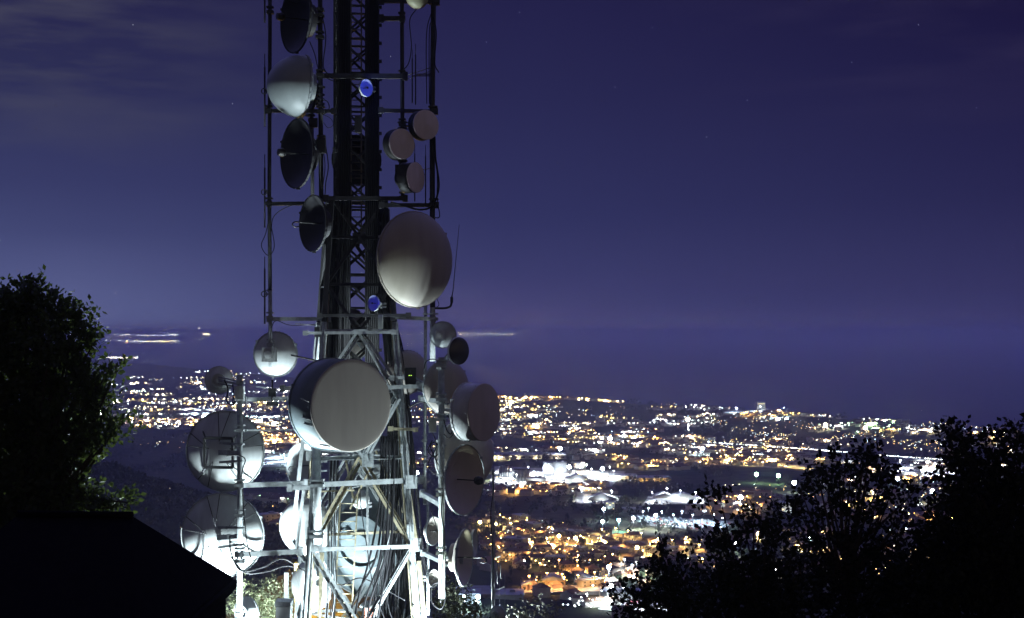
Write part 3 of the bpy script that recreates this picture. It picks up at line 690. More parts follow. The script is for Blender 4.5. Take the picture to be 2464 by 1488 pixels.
# thin dipole aerials on the outer poles
def dipole(x, y0, y1, d, label, to, r=.028):
    c = P(x, (y0+y1)/2, d); r_ = empty('dipole_aerial', c, label, 'aerial')
    m = MB(); m.tube([P(x, y0, d), P(x, y0+(y1-y0)*.18, d)], r*.55, 6); m.tube([P(x, y0+(y1-y0)*.18, d), P(x, y1, d)], r, 8); m.build('rod', galvd, r_, True)
    m = MB(); t_ = P(to, (y0+y1)/2, d); m.bar(c, t_, .03); m.box(t_, (.1, .1, .1)); m.build('bracket', galvd, r_, True)
    return r_
for y0, y1, lb in ((-60, 55, 'at the top edge beside the outer left pole'), (130, 305, 'beside the bulging domed dish on the outer left pole'), (372, 548, 'alongside the outer left pole level with the long feed rod dish'), (618, 780, 'alongside the lower part of the outer left pole')):
    dipole(637, y0, y1, D1, 'thin dark dipole rod '+lb, 648)
for yc, lb in ((220, 'beside the bulging domed dish'), (463, 'just above the left crossarm'), (708, 'above the lowest left crossarm')):
    m = MB(); m.tube([P(636, yc, D1-.1)+Vector((.09*math.cos(t_), 0, .09*math.sin(t_))) for t_ in [k*math.pi/8 for k in range(17)]], .018, 6); m.bar(P(637, yc, D1-.1), P(649, yc, D1), .04)
    tag(m.build('ring_clamp', galvd, None, loc=P(637, yc, D1)), 'small ring clamp on the outer left pole '+lb, 'clamp')
for x, y0, y1, lb in ((992, 118, 248, 'shorter of the thin rods between the two upper right poles'), (1000, 106, 252, 'longer thin rod standing free between the two upper right poles'), (998, 345, 485, 'thin rod behind the narrow pale drum'), (1024, 350, 490, 'thin rod left of the outer right pole below the pale drums')):
    dipole(x, y0, y1, D1, lb, 1042 if y0 < 200 else 1010, .02)
pole('aerial_bracket', [P(972, 184, D1), P(1036, 163, D1)], .012); pole('aerial_bracket', [P(975, 192, D1), P(1036, 172, D1)], .01); pole('aerial_bracket', [P(1003, 412, D1), P(1042, 404, D1)], .014)
wp = empty('whip_aerial', P(1087, 722, D1), 'slim whip aerial leaning beside the big taupe dome on an elbow bracket', 'aerial')
MB().tube([P(1087, 716, D1), P(1090, 700, D1), P(1105, 541, D1)], .022, 6, .008).build('whip', galvd, wp, True)
m = MB(); m.box(P(1087, 722, D1), (.09, .09, .18)); m.tube(spline([P(1087, 728, D1), P(1083, 738, D1), P(1070, 742, D1), P(1044, 742, D1)], 5), .035, 8); m.build('elbow_bracket', galvd, wp, True)
# slim mast with yagis on the right
MD = 42
am = empty('aerial_mast', P(1187, 1560, MD), 'slim galvanised mast with several aerials right of the tower', 'mast')
MB().tube([P(1187, 1128, MD), P(1187, 1560, MD)], .04, 10).tube([P(1187, 1250, MD), P(1187, 1560, MD)], .062, 10).build('pole', galv, am, True)
MB().tube(spline([P(1184, 1135, MD-.1), P(1187, 1180, MD-.1), P(1181, 1235, MD-.1), P(1184, 1300, MD-.1), P(1188, 1400, MD-.1), P(1180, 1480, MD-.1), P(1178, 1560, MD-.1)], 6), .014, 6).build('cable', rubber, am, True)
def yagi(x0, y0, x1, y1, n_, lo, hi, label, horiz=False, d=MD):
    r_ = empty('yagi_aerial', P(x0, y0, d), label, 'aerial')
    a = P(x0, y0, d); b_ = P(x1, y1, d-.5)
    MB().bar(a, b_, .025).build('boom', galv, r_, True)
    for k in range(n_):
        m = MB(); p = a.lerp(b_, .12+.88*k/(n_-1)); q = (1-.3*k/(n_-1))
        if horiz: m.tube([p+Vector((0, -.2*q, 0)), p+Vector((0, .2*q, 0))], .008, 5)
        else: m.tube([p+Vector((0, 0, hi*q)), p-Vector((0, 0, lo*q))], .007, 5)
        m.build('element', galv, r_, True)
    return r_
yagi(1187, 1245, 1240, 1266, 9, .1, .26, 'yagi aerial with eight upright rods high on the slim mast')
yagi(1187, 1138, 1206, 1152, 5, .05, .05, 'small dark yagi at the tip of the slim mast', True)
yagi(1187, 1345, 1205, 1338, 3, .95, .05, 'two rod aerial halfway down the slim mast')
yagi(1187, 1424, 1215, 1412, 3, .95, .5, 'lowest aerial of the slim mast with long hanging rods')
yagi(652, 935, 618, 931, 4, .02, .02, 'tiny yagi aerial on the left crossarm', True, 44.3)
yagi(770, 785, 712, 779, 8, .03, .03, 'dark horizontal yagi under the lower left crossarm', True, 45)
m = MB(); m.box((0, 0, 0), (.22, .16, .26)); m.box((0, 0, -.35), (.34, .2, .12)); m.tube([(0, 0, -.4), (0, 0, .4)], .03, 8)
tag(m.build('junction_box', galvd, None), 'little junction box standing on the left crossarm beside the tiny yagi', 'box').location = P(655, 945, 44.3)
# ground cabinet and insulator cap
cb = empty('equipment_cabinet', P(684, 1600, 44), 'white metal cabinet with grey lid at the foot of the tower', 'cabinet')
c = P(684, 1450, 44); w_ = .40
MB().box((0, 0, (c.z-cb.location.z)/2-.1), (w_*1.1, .5, c.z-cb.location.z)).build('case', boxm, cb)
MB().box((0, 0, c.z-cb.location.z+.0), (w_*1.25, .62, .14)).build('lid', galv, cb)
cp = empty('waveguide_cap', P(888, 1490, 45.2), 'reddish cylinder with white dome cap inside the tower foot', 'cap')
MB().lathe([(.13, -.6), (.13, .35), (.16, .4), (.001, .4)], 20).build('cylinder', redm, cp)
MB().lathe([(.30, .4), (.28, .46), (.17, .55), (.001, .6)], 20).build('cap', white, cp)
for ch in cp.children: ch.rotation_euler = (R(90), 0, 0)
# ------------------------------------------------------------ the lit plain
def GP(x, y, up=0):
    X_, Y_ = G(x, y); return Vector((X_, Y_, hz(X_, Y_)+up))
def pxm(Y_): return Y_/F           # metres in one picture unit (2464 wide)
hz_ = 1.1e-4
CW = {'white': (.86, .95, 1.0), 'cold': (.62, .85, 1.0), 'teal': (.35, .95, .95), 'warm': (1.0, .80, .52), 'gold': (1.0, .66, .22), 'orange': (1.0, .50, .14), 'green': (.55, 1.0, .55)}
LIGHTM = {}
def lmat(c, band, st):
    k = (c, band, st)
    if k not in LIGHTM:
        LIGHTM[k] = mat('%s lamp glow %s %s' % (c, band, st), CW[c], .5, emit=CW[c], strength=st*math.exp(hz_*band*1000))
    return LIGHTM[k]
ICO_V = np.array([(0, 0, 1), (1, 0, 0), (0, 1, 0), (-1, 0, 0), (0, -1, 0), (0, 0, -1)], float)
ICO_F = np.array([(0, 1, 2), (0, 2, 3), (0, 3, 4), (0, 4, 1), (5, 2, 1), (5, 3, 2), (5, 4, 3), (5, 1, 4)])
def light_mesh(name, label, cat, pts, kind='stuff'):
    """pts: (x, y, z, radius, colour, band km, strength)"""
    keys = sorted(set((p[4], p[5], p[6]) for p in pts)); ki = {k: i_ for i_, k in enumerate(keys)}
    v = np.concatenate([ICO_V*p[3]*np.array((1.3, 1.3, .8))+np.array(p[:3]) for p in pts])
    f = np.concatenate([ICO_F+6*i_ for i_ in range(len(pts))])
    o = npmesh(name, v, f, lmat(*keys[0]), loc=pts[0][:3])
    o.data.materials.clear()
    for k in keys: o.data.materials.append(lmat(*k))
    o.data.polygons.foreach_set('material_index', np.repeat([ki[(p[4], p[5], p[6])] for p in pts], 8).astype(np.int32))
    return tag(o, label, cat, kind=kind)
# ---- materials of the built plain
wall_m = [mat('pale render wall', (.52, .48, .40), .85, 0, .25, .4), mat('ochre render wall', (.50, .38, .22), .85, 0, .25, .4), mat('white render wall', (.70, .68, .62), .8, 0, .2, .4), mat('pink render wall', (.50, .33, .27), .85, 0, .2, .4)]
tile_m = mat('terracotta roof tiles', (.21, .13, .085), .85, 0, .45, 1.2)
flat_m = mat('pale sheet roof', (.42, .44, .46), .6, .1, .25, .2)
glass_m = mat('dark window glass', (.02, .025, .03), .15)
litw_m = mat('lit window', (.8, .6, .3), .5, emit=(1, .68, .3), strength=2.2)
conc_m = mat('pale concrete paving', (.42, .42, .41), .9, 0, .45, .06)
asph_m = mat('worn asphalt', (.22, .21, .20), .9, 0, .35, .08)
steel_m = mat('silo steel', (.52, .55, .58), .5, .3, .3, .15)
def house_proto(w, d, h, roof, wm_, nwin, lit):
    r_ = empty('house', (0, 0, 0))
    MB().box((0, 0, h/2-1), (w, d, h+2)).build('wall', wm_, r_)
    m = MB(); o_ = .5
    if roof == 'gable':
        rh = d*.28; A_ = [(-w/2-o_, -d/2-o_, h), (w/2+o_, -d/2-o_, h), (w/2+o_, d/2+o_, h), (-w/2-o_, d/2+o_, h), (-w/2-o_, 0, h+rh), (w/2+o_, 0, h+rh)]
        m.add(A_, [(0, 1, 5, 4), (2, 3, 4, 5), (1, 2, 5), (3, 0, 4), (3, 2, 1, 0)])
    elif roof == 'hip':
        rh = d*.26; A_ = [(-w/2-o_, -d/2-o_, h), (w/2+o_, -d/2-o_, h), (w/2+o_, d/2+o_, h), (-w/2-o_, d/2+o_, h), (-w/2+d*.45, 0, h+rh), (w/2-d*.45, 0, h+rh)]
        m.add(A_, [(0, 1, 5, 4), (2, 3, 4, 5), (1, 2, 5), (3, 0, 4), (3, 2, 1, 0)])
    else:
        m.box((0, 0, h+.35), (w+.4, d+.4, .7)); m.box((w*.2, 0, h+1.4), (w*.2, d*.3, 1.6))
    rf = m.build('roof', tile_m if roof != 'flat' else flat_m, r_)
    if roof != 'flat': MB().box((w*.2, d*.15, h+d*.24), (.8, .8, 1.6)).build('chimney', wm_, rf)
    fl_ = max(1, int(h/3)); rr_ = random.Random(int(w*31+d)); nw = min(nwin, 4)
    for k in range(fl_):
        for q in range(nw):
            x_ = -w/2+(q+.5)*w/nw; z_ = 1.6+k*3
            MB().box((x_, -d/2-.01, z_), (1.3, .08, 1.5)).build('window', litw_m if rr_.random() < lit else glass_m, r_)
    return r_
def copy_tree(o, parent=None):
    c_ = o.copy(); col.objects.link(c_)
    if parent is not None: c_.parent = parent
    for ch in o.children: copy_tree(ch, c_)
    return c_
protos = [house_proto(13, 9, 6, 'gable', wall_m[0], 4, .15), house_proto(11, 10, 6.5, 'hip', wall_m[1], 3, .2), house_proto(17, 10, 6, 'gable', wall_m[2], 5, .2), house_proto(10, 9, 5.5, 'hip', wall_m[3], 3, .1), house_proto(22, 12, 9, 'flat', wall_m[0], 7, .2), house_proto(15, 11, 9, 'hip', wall_m[2], 5, .25)]
used = [False]*len(protos)
def put_house(x, y, z, rz, label, group, sc=1.0, k=None):
    k = random.randrange(len(protos)) if k is None else k
    o = protos[k] if not used[k] else copy_tree(protos[k]); used[k] = True
    o.location = (x, y, z); o.rotation_euler = (0, 0, rz); o.scale = (sc, sc, sc)
    return tag(o, label, 'house', group)
# ---- street lamps
def lamp_proto(h, arm_, c):
    r_ = empty('street_lamp', (0, 0, 0))
    MB().tube([(0, 0, 0), (0, 0, h), (arm_*.5, 0, h+.5), (arm_, 0, h+.4)], .14, 6).build('pole', galvd, r_)
    m = MB(); m.lathe([(.001, -.5), (.5, -.3), (.62, 0), (.5, .3), (.001, .5)], 10, c=(arm_, 0, h+.1)); m.build('lamp_head', lmat(c, 1, 60), r_)
    return r_
LP = {c: lamp_proto(8, 1.5, c) for c in ('gold', 'orange')}
LU = {c: False for c in LP}
def put_lamp(p, c, power, label, group, light=True):
    o = LP[c] if not LU[c] else copy_tree(LP[c]); LU[c] = True
    o.location = p; o.rotation_euler = (0, 0, random.uniform(0, 6.3)); tag(o, label, 'street lamp', group)
    if light:
        l = lamp('street_light', (1.5, 0, 7.2), power, CW[c], .3, o, spot=160)
    return o
rh_ = random.Random(21)
# near streets (drawn on the ground): list of (polyline, colour, lamp power, label for houses, label for lamps)
near = [
    ([(1192, 1262), (1250, 1275), (1330, 1292), (1440, 1322)], 'gold', 'upper yellow lit street left of the village', 2),
    ([(1275, 1278), (1400, 1302), (1500, 1322), (1625, 1345)], 'gold', 'long yellow lit street through the middle of the village', 2),
    ([(1195, 1322), (1300, 1330), (1420, 1345), (1500, 1362)], 'gold', 'second yellow lit street of the village', 2),
    ([(1190, 1352), (1290, 1362), (1400, 1366)], 'orange', 'orange lit lane below the village', 1),
    ([(1440, 1330), (1560, 1322), (1700, 1315), (1880, 1300), (2050, 1300)], 'gold', 'yellow lit road running right behind the dark trees', 2),
    ([(1540, 1345), (1660, 1368), (1800, 1385), (1960, 1400)], 'gold', 'yellow lit street below the white sports lamps', 2),
    ([(1255, 1432), (1340, 1425), (1440, 1418), (1560, 1412), (1640, 1405)], 'orange', 'orange lit works street near the bottom of the picture', 2),
    ([(1360, 1390), (1450, 1385), (1530, 1400)], 'orange', 'orange lit yard under the bright blue-white mast lamp', 1),
    ([(1080, 1370), (1100, 1380), (1120, 1372)], 'gold', 'yellow lit corner between the lower dishes right of the tower', 1),
    ([(640, 1288), (690, 1292), (740, 1290)], 'orange', 'orange lit hamlet between the two left dish columns', 1),
    ([(640, 1385), (690, 1378), (740, 1372)], 'orange', 'orange lit buildings left of the tower foot', 1),
    ([(1990, 1240), (2100, 1250), (2230, 1262), (2330, 1270)], 'orange', 'orange lit street seen through the right hand trees', 1),
    ([(1900, 1330), (2060, 1345), (2200, 1330)], 'gold', 'yellow lit street behind the right hand trees', 1),
]
occ = []
nh = nl = 0
def free(x, y, r_):
    for a, b_, c_ in occ:
        if (a-x)**2+(b_-y)**2 < (r_+c_)**2: return False
    return True
for line, c, nm, rows in near:
    pts = [Vector((*G(*p), 0)) for p in line]
    for a, b_ in zip(pts, pts[1:]):
        ln = (b_-a).length; d_ = (b_-a)/ln; nrm = Vector((-d_.y, d_.x, 0)); ang_ = math.atan2(d_.y, d_.x)
        # road ribbon
        n_ = max(2, int(ln/12)); vs = []; fs = []
        for k in range(n_+1):
            for s_ in (-1, 1):
                p = a+d_*ln*k/n_+nrm*s_*5.5; vs.append((p.x, p.y, hz(p.x, p.y)+.35))
        for k in range(n_): fs.append((2*k, 2*k+1, 2*k+3, 2*k+2))
        tag(MB().add(vs, fs).build('road', asph_m, None, loc=vs[0]), kind='structure')
        k = rh_.uniform(4, 14)
        while k < ln:
            p = a+d_*k+nrm*rh_.choice((-1, 1))*4.6
            put_lamp((p.x, p.y, hz(p.x, p.y)), c, rh_.uniform(36000, 110000), 'street lamp on the '+nm, 'street lamps of the near streets'); nl += 1
            k += rh_.uniform(26, 46)
        for row in range(rows):
            for s_ in (-1, 1):
                k = rh_.uniform(2, 14)
                while k < ln:
                    off = 13+row*24+rh_.uniform(-2, 4); p = a+d_*k+nrm*s_*off
                    if rh_.random() < (.85 if row == 0 else .5) and free(p.x, p.y, 8) and nh < 230:
                        put_house(p.x, p.y, hz(p.x, p.y), ang_+rh_.choice((0, 0, 0, math.pi/2))+rh_.uniform(-.15, .15), 'small house on the '+nm, 'houses of the near streets', rh_.uniform(.85, 1.2), rh_.choice((0, 1, 2, 3, 5, 0, 1)) if row else None)
                        occ.append((p.x, p.y, 8)); nh += 1
                    k += rh_.uniform(17, 30)
print('houses', nh, 'lamps', nl)
# ---- yards: pale paving that the lights fall on
def yard(quad, name='paved_yard', m_=None, up=.5):
    c = [Vector((*G(*p), 0)) for p in quad]; z = max(hz(p.x, p.y) for p in c)+up
    vs = [(p.x, p.y, z-5) for p in c]+[(p.x, p.y, z) for p in c]
    tag(MB().add(vs, [(4, 5, 6, 7), (0, 1, 5, 4), (1, 2, 6, 5), (2, 3, 7, 6), (3, 0, 4, 7)]).build(name, m_ or conc_m, None, loc=vs[4]), kind='structure')
    return z
grass_m = mat('floodlit turf', (.07, .13, .05), .95, 0, .4, .08)
yards = {
 'plant': [(1175, 1178), (1470, 1178), (1505, 1140), (1190, 1128)],
 'lot': [(1545, 1270), (1745, 1290), (1765, 1262), (1512, 1247)],
 'shed': [(1548, 1222), (1730, 1218), (1712, 1198), (1560, 1200)],
 'shopping': [(2150, 1160), (2310, 1172), (2300, 1118), (2130, 1120)],
 'court': [(1440, 1478), (1620, 1500), (1600, 1455), (1440, 1456)],
 'park': [(1425, 1068), (1580, 1068), (1570, 1052), (1430, 1053)],
 'leftyard': [(615, 1128), (725, 1128), (720, 1100), (620, 1098)],
 'pitch_edge': [(1535, 1415), (1570, 1408), (1498, 1378), (1468, 1380)],
 'depot': [(1380, 1218), (1480, 1222), (1500, 1200), (1390, 1196)],
 'station': [(1270, 1410), (1420, 1402), (1400, 1388), (1290, 1395)],
 'field': [(1800, 1150), (1880, 1154), (1885, 1143), (1810, 1140)],
 'wharf': [(1090, 1460), (1180, 1462), (1180, 1440), (1095, 1440)],
 'farpark': [(1740, 1020), (1920, 1022), (1910, 1012), (1750, 1010)],
 'glasshouse': [(430, 1004), (600, 1008), (590, 994), (430, 992)],
 'village_glow': [(1300, 1342), (1400, 1347), (1412, 1330), (1312, 1325)], 'lane': [(1430, 1312), (1560, 1324), (1555, 1311), (1440, 1301)], 'works': [(1250, 1446), (1450, 1441), (1450, 1424), (1262, 1430)], 'east': [(1560, 1347), (1700, 1354), (1700, 1334), (1570, 1331)],  # pale slabs with lamps, added to enlarge the village light pools
 'far_glow': [(1690, 1123), (1760, 1125), (1755, 1109), (1695, 1107)], 'row': [(1780, 1126), (1960, 1136), (1955, 1125), (1785, 1115)], 'left_glow': [(655, 1072), (720, 1074), (718, 1057), (660, 1055)], 'plain_glow': [(300, 1031), (520, 1033), (515, 1021), (305, 1019)],  # further slabs with lamps, added to enlarge the distant light pools
 'midyard': [(1650, 1092), (1760, 1096), (1750, 1080), (1660, 1078)],
}
YZ = {k: yard(v, m_=(grass_m if k in ('field',) else conc_m)) for k, v in yards.items()}
yard([(1470, 1378), (1560, 1372), (1640, 1405), (1570, 1412)], 'sports_pitch', grass_m, .4)
# ---- larger buildings
def building(x, y, wpx, hpx, dm, label, wm_=None, cat='building', floors=0, rz=0, roof='flat', lit=0, name='building', rm=None, up=None):
    p = GP(x, y, -1); s_ = pxm(p.y); w, h, d_ = wpx*s_, hpx*s_, dm
    r_ = empty(name, p, label, cat, rz=rz)
    MB().box((0, d_/2, h/2), (w, d_, h)).build('wall', wm_ or wall_m[2], r_)
    m = MB()
    if roof == 'flat': m.box((0, d_/2, h+.4), (w+1, d_+1, .8)); m.box((w*.2, d_/2, h+1.8), (w*.15, d_*.2, 2)); m.box((-w*.25, d_/2, h+1.4), (w*.1, d_*.15, 1.2))
    else:
        n_ = max(1, int(w/25)); 
        for k in range(n_):
            x0 = -w/2+k*w/n_; x1 = x0+w/n_
            m.add([(x0, -.6, h), (x1, -.6, h), (x1, d_+.6, h), (x0, d_+.6, h), ((x0+x1)/2, -.6, h+w/n_*.18), ((x0+x1)/2, d_+.6, h+w/n_*.18)], [(0, 4, 5, 3), (4, 1, 2, 5), (0, 1, 4), (2, 3, 5)])
    m.build('roof', rm or flat_m, r_)
    if floors:
        nw = min(10, max(3, int(w/5))); fh = h/floors
        for k in range(floors):
            if floors > 5: MB().box((0, -.02, (k+.55)*fh), (w*.8, .1, fh*.38)).build('window_band', litw_m if rh_.random() < lit else glass_m, r_)
            else:
                for q in range(nw): MB().box((-w/2+(q+.5)*w/nw, -.02, (k+.55)*fh), (w/nw*.5, .1, fh*.45)).build('window', litw_m if rh_.random() < lit else glass_m, r_)
    if up:  # lamps added at the foot to brighten the front wall
        n_ = max(1, round(w/38))
        for k in range(n_):
            x_ = -w/2+(k+.5)*w/n_; o_ = -max(7, h*.45)
            MB().box((x_, o_, 1.5), (.8, .5, .6)).build('added_facade_light', greyd, r_)
            lamp('added_facade_lamp', (x_, o_, 2.2), up[1]*(1+(h/12)**2)*.5, CW[up[0]], .5, r_, spot=130, aim=(x_, 0, h*.55)).rotation_euler = (Vector((x_, 0, h*.55))-Vector((x_, o_, 2.2))).to_track_quat('-Z', 'Y').to_euler()
    return r_
def silo(x, y, n_, wpx, hpx, label):
    p = GP(x, y, -1); s_ = pxm(p.y); w = wpx*s_; r_ = empty('silo_block', p, label, 'silo')
    for k in range(n_):
        m = MB(); rr_ = w/n_/2; x0 = -w/2+(k+.5)*w/n_; h = hpx*s_*(1 if k % 3 else .96)
        m.tube([(x0, 0, 0), (x0, 0, h)], rr_*1.0, 16); m.lathe([(.001, 0)], 4) if False else None
        m.tube([(x0, 0, h), (x0, 0, h+rr_*.35)], rr_*1.02, 16, rr_*.2); m.build('silo', steel_m, r_)
    MB().box((0, 0, hpx*s_+2), (w*1.02, w*.16, 2.2)).build('gantry', galvd, r_)
    return r_
silo(1217, 1153, 6, 34, 28, 'row of slim pale silos at the left of the white floodlit works')
silo(1256, 1164, 4, 38, 28, 'row of thicker pale silos in front of the white floodlit works')
building(1322, 1142, 30, 24, 26, 'tall white block, left one of the pair in the floodlit works', steel_m, up=('white', 22000.0))
building(1348, 1143, 32, 26, 20, 'tall white block, right one of the pair in the floodlit works', steel_m, up=('white', 22000.0))
building(1290, 1170, 46, 14, 24, 'low white hall in front of the tall blocks of the works', up=('white', 20000.0))
building(1390, 1166, 60, 10, 22, 'low white hall at the right end of the works', roof='saw', up=('white', 20000.0))
building(1395, 1132, 28, 14, 22, 'white office block with rows of windows behind the works', floors=3, lit=.1, up=('white', 15000.0))
building(1268, 1108, 190, 10, 60, 'long flat warehouse with yellow lit front left of the works', wall_m[2], floors=1, up=('warm', 15000.0))
building(1500, 1158, 70, 8, 40, 'long orange lit hall with flat roof in the middle of the plain', wall_m[1], floors=2, lit=.2, up=('gold', 15000.0))
building(1570, 1164, 90, 9, 40, 'second long orange lit hall beside the first', wall_m[1], floors=2, lit=.2, up=('gold', 15000.0))
building(1832, 1009, 20, 29, 24, 'white high rise block standing alone near the coast', wall_m[2], floors=11, lit=.12, name='tower_block', up=('white', 30000.0))
building(1656, 1040, 3, 20, 4, 'thin white chimney among the far fields', wall_m[2], name='chimney_stack', cat='chimney', up=('white', 60000.0))
building(1468, 1232, 22, 18, 16, 'grey block with square windows behind the teal lamps', wall_m[0], floors=4, lit=.3, up=('cold', 6000.0))
building(1530, 1240, 60, 8, 26, 'pale low hall right of the grey block', wall_m[2])
building(1448, 1212, 70, 8, 20, 'white lit low hall of the depot', wall_m[2], roof='saw', up=('white', 10000.0))
building(1622, 1206, 90, 7, 30, 'white shed with brightly lit yard', wall_m[2], roof='saw', up=('white', 10000.0))
building(2040, 1120, 60, 8, 30, 'white building with window band behind the middle dark tree', wall_m[2], floors=2, lit=.3, up=('white', 20000.0))
building(2215, 1120, 60, 10, 40, 'white shopping hall behind the gap in the right trees', wall_m[2], floors=1, up=('white', 20000.0))
building(2190, 1150, 60, 10, 40, 'low white hall inside the brightest yard on the right', wall_m[2], up=('white', 30000.0))
building(1896, 1240, 34, 24, 24, 'pale block of flats at the edge of the dark trees', wall_m[2], floors=4, lit=.15, up=('white', 4000.0))
building(2235, 1190, 28, 22, 20, 'yellow lit block between the right hand trees', wall_m[1], floors=4, lit=.3, up=('gold', 12000.0))
building(1330, 1425, 60, 18, 18, 'orange lit brick hall with roofed front near the bottom', wall_m[1], floors=1, roof='saw', up=('orange', 6000.0))
building(1275, 1438, 40, 16, 14, 'small orange lit hall beside the slim aerial mast', wall_m[3], floors=1, roof='saw', up=('orange', 6000.0))
building(1400, 1412, 60, 12, 14, 'low orange lit workshop row', wall_m[3], floors=1, roof='saw', up=('orange', 5000.0))
building(1500, 1452, 110, 20, 18, 'open pale frame shed with parked cars at the bottom', flat_m, roof='flat')
building(1130, 1482, 50, 30, 26, 'pale louvred block below the twin blue-white lamps', flat_m, floors=7, lit=.1, up=('cold', 6000.0))
building(1215, 1462, 90, 12, 30, 'flat roofed hall behind the small white dish at the bottom', flat_m)
building(700, 1400, 40, 18, 14, 'orange building with small dark windows left of the tower foot', wall_m[1], floors=2, rz=.1, up=('orange', 3000.0))
building(510, 1003, 110, 6, 60, 'long pale glasshouse on the left plain', wall_m[2], up=('cold', 80000.0))
building(460, 992, 120, 5, 60, 'farther pale glasshouse on the left plain', wall_m[2], up=('cold', 80000.0))
building(1720, 1092, 60, 6, 30, 'long lit hall beside the motorway', wall_m[2], up=('white', 30000.0))
building(1990, 1095, 60, 7, 30, 'pale long hall under the motorway line', wall_m[2], up=('white', 20000.0))
building(1740, 1118, 80, 8, 30, 'yellow lit works hall in the middle distance', wall_m[1], floors=1, lit=.3, up=('gold', 30000.0))
building(1850, 1122, 120, 7, 30, 'long orange lit warehouse right of the yellow works', wall_m[1], floors=1, up=('orange', 30000.0))
# ---- floodlight masts
def mast(x, y, c, power, lab, h=18, rad=1.6, lit=True, st=60):
    """x, y: where the lamp itself shows; the base is worked out from its height"""
    Y_ = (H-h-3)*F/(y-CY); X_ = (x-CX)/F*Y_
    z = hz(X_, Y_); zl = H-(y-CY)/F*Y_
    r_ = empty('floodlight_mast', (X_, Y_, z), lab, 'floodlight mast', 'tall lamp masts on the plain')
    MB().tube([(0, 0, 0), (0, 0, zl-z)], .28, 6).build('pole', galvd, r_)
    m = MB(); q = rad*max(1, Y_/2300)
    m.lathe([(.001, -q*.5), (q*.7, -q*.4), (q, 0), (q*.7, q*.4), (.001, q*.5)], 14, c=(0, 0, zl-z)); m.build('lamp_head', lmat(c, max(1, round(Y_/1000)), st), r_)
    if lit: lamp('mast_light', (0, -q*.2-.5, zl-z-q*.5-.4), power*1.8, CW[c], 1.0, r_, spot=158)
    return r_
MS = [
 (1450, 1255, 'cold', 9e4, 'leftmost lamp mast of the cold row left of the car park', 14), (1489, 1252, 'teal', 9e4, 'teal lamp mast in the cold row', 14), (1453, 1225, 'cold', 5e4, 'cold lamp mast before the grey block', 16), (1524, 1247, 'white', 9e4, 'white lamp mast third in the row by the car park', 14), (1578, 1240, 'white', 1.6e5, 'tall white lamp mast over the car park', 18),
 (1465, 1365, 'cold', 1.6e5, 'brightest blue-white mast by the sports pitch', 20), (1471, 1410, 'white', 8e3, 'dim small lamp left of the sports pitch', 10), (1782, 1197, 'white', 7e4, 'white lamp mast alone on the dark middle fields', 16), (1348, 1080, 'white', 9e4, 'white lamp mast beyond the works', 18), (1370, 1124, 'white', 6e4, 'small white lamp behind the works offices', 15),
 (1255, 1168, 'orange', 4e4, 'orange lamp mast at the front of the works', 14), (1402, 1118, 'warm', 4e4, 'warm lamp mast behind the office block', 14), (1450, 1128, 'white', 9e4, 'white lamp mast at the right end of the works', 16), (1468, 1055, 'white', 2.2e5, 'white lamp mast of the distant park', 16),
 (1820, 1142, 'green', 2.5e4, 'green tinted lamp mast in the fields', 14), (1873, 1145, 'green', 2.5e4, 'second green tinted lamp mast, farther right', 14), (1911, 1162, 'white', 9e4, 'white lamp mast touching the middle dark tree', 15), (1767, 1305, 'white', 6e4, 'white lamp mast seen through the low dark tree', 16), (1951, 1295, 'white', 6e4, 'white lamp mast deep inside the dark trees', 16),
 (2244, 1182, 'white', 1.2e5, 'white lamp mast in the gap of the right trees', 18), (2160, 1152, 'cold', 1.2e5, 'cold lamp mast at the left of the brightest yard', 16), (1655, 1010, 'white', 2.5e5, 'white lamp mast above the thin chimney', 18), (1732, 993, 'cold', 2e5, 'cold lamp mast near the coast left of the high rise', 18),
 (1872, 1010, 'cold', 2.5e5, 'left one of the twin cold lamps right of the high rise', 18), (1893, 1010, 'cold', 2.5e5, 'right one of the twin cold lamps right of the high rise', 18), (1986, 1023, 'warm', 4e5, 'big warm lamp on the skyline, left one', 20), (2083, 1030, 'warm', 4e5, 'big warm lamp on the skyline, right one', 20), (2188, 1038, 'warm', 1e5, 'small warm lamp on the skyline far right', 16),
 (2385, 1048, 'white', 2e5, 'white lamp between the upper twigs of the right tree', 18), (2430, 1045, 'white', 2e5, 'white lamp nearest the right edge', 18), (1690, 1080, 'cold', 1.6e5, 'cold lamp at the left end of the motorway line', 16), (1118, 1437, 'cold', 7e4, 'left one of the twin blue-white lamps near the bottom', 16), (1150, 1437, 'cold', 7e4, 'right one of the twin blue-white lamps near the bottom', 16),
 (690, 1107, 'cold', 1.6e5, 'bright blue-white lamp between the ribbed dish and the tower leg', 15), (490, 1003, 'white', 2.5e5, 'bright lamp at the upper rim of the ribbed dish', 18), (243, 993, 'white', 2e5, 'lamp at the edge of the left tree', 16), (880, 1143, 'cold', 7e4, 'white lamp seen through the tower lattice', 16), (1003, 1138, 'white', 7e4, 'white lamp between tower leg and pole', 16),
 (1155, 1257, 'gold', 5e4, 'yellow lamp by the thin pale dish', 12), (1192, 1262, 'gold', 3e4, 'yellow lamp touching the slim aerial mast', 10), (1228, 1262, 'gold', 3e4, 'yellow lamp just right of the yagi aerial', 10), (1345, 1290, 'gold', 4e4, 'yellow lamp mast above the village trees', 12), (1385, 1295, 'gold', 5e4, 'larger yellow lamp mast in the village', 13), (1533, 1318, 'gold', 3e4, 'yellow lamp mast before the walled house', 11),
 (1395, 1140, 'orange', 4e4, 'orange lamp beside the office block of the works', 12), (660, 1062, 'orange', 1e5, 'orange lamp right of the upper ribbed dish', 12), (870, 1052, 'warm', 1e5, 'warm lamp hidden mostly by the huge drum', 12),
]
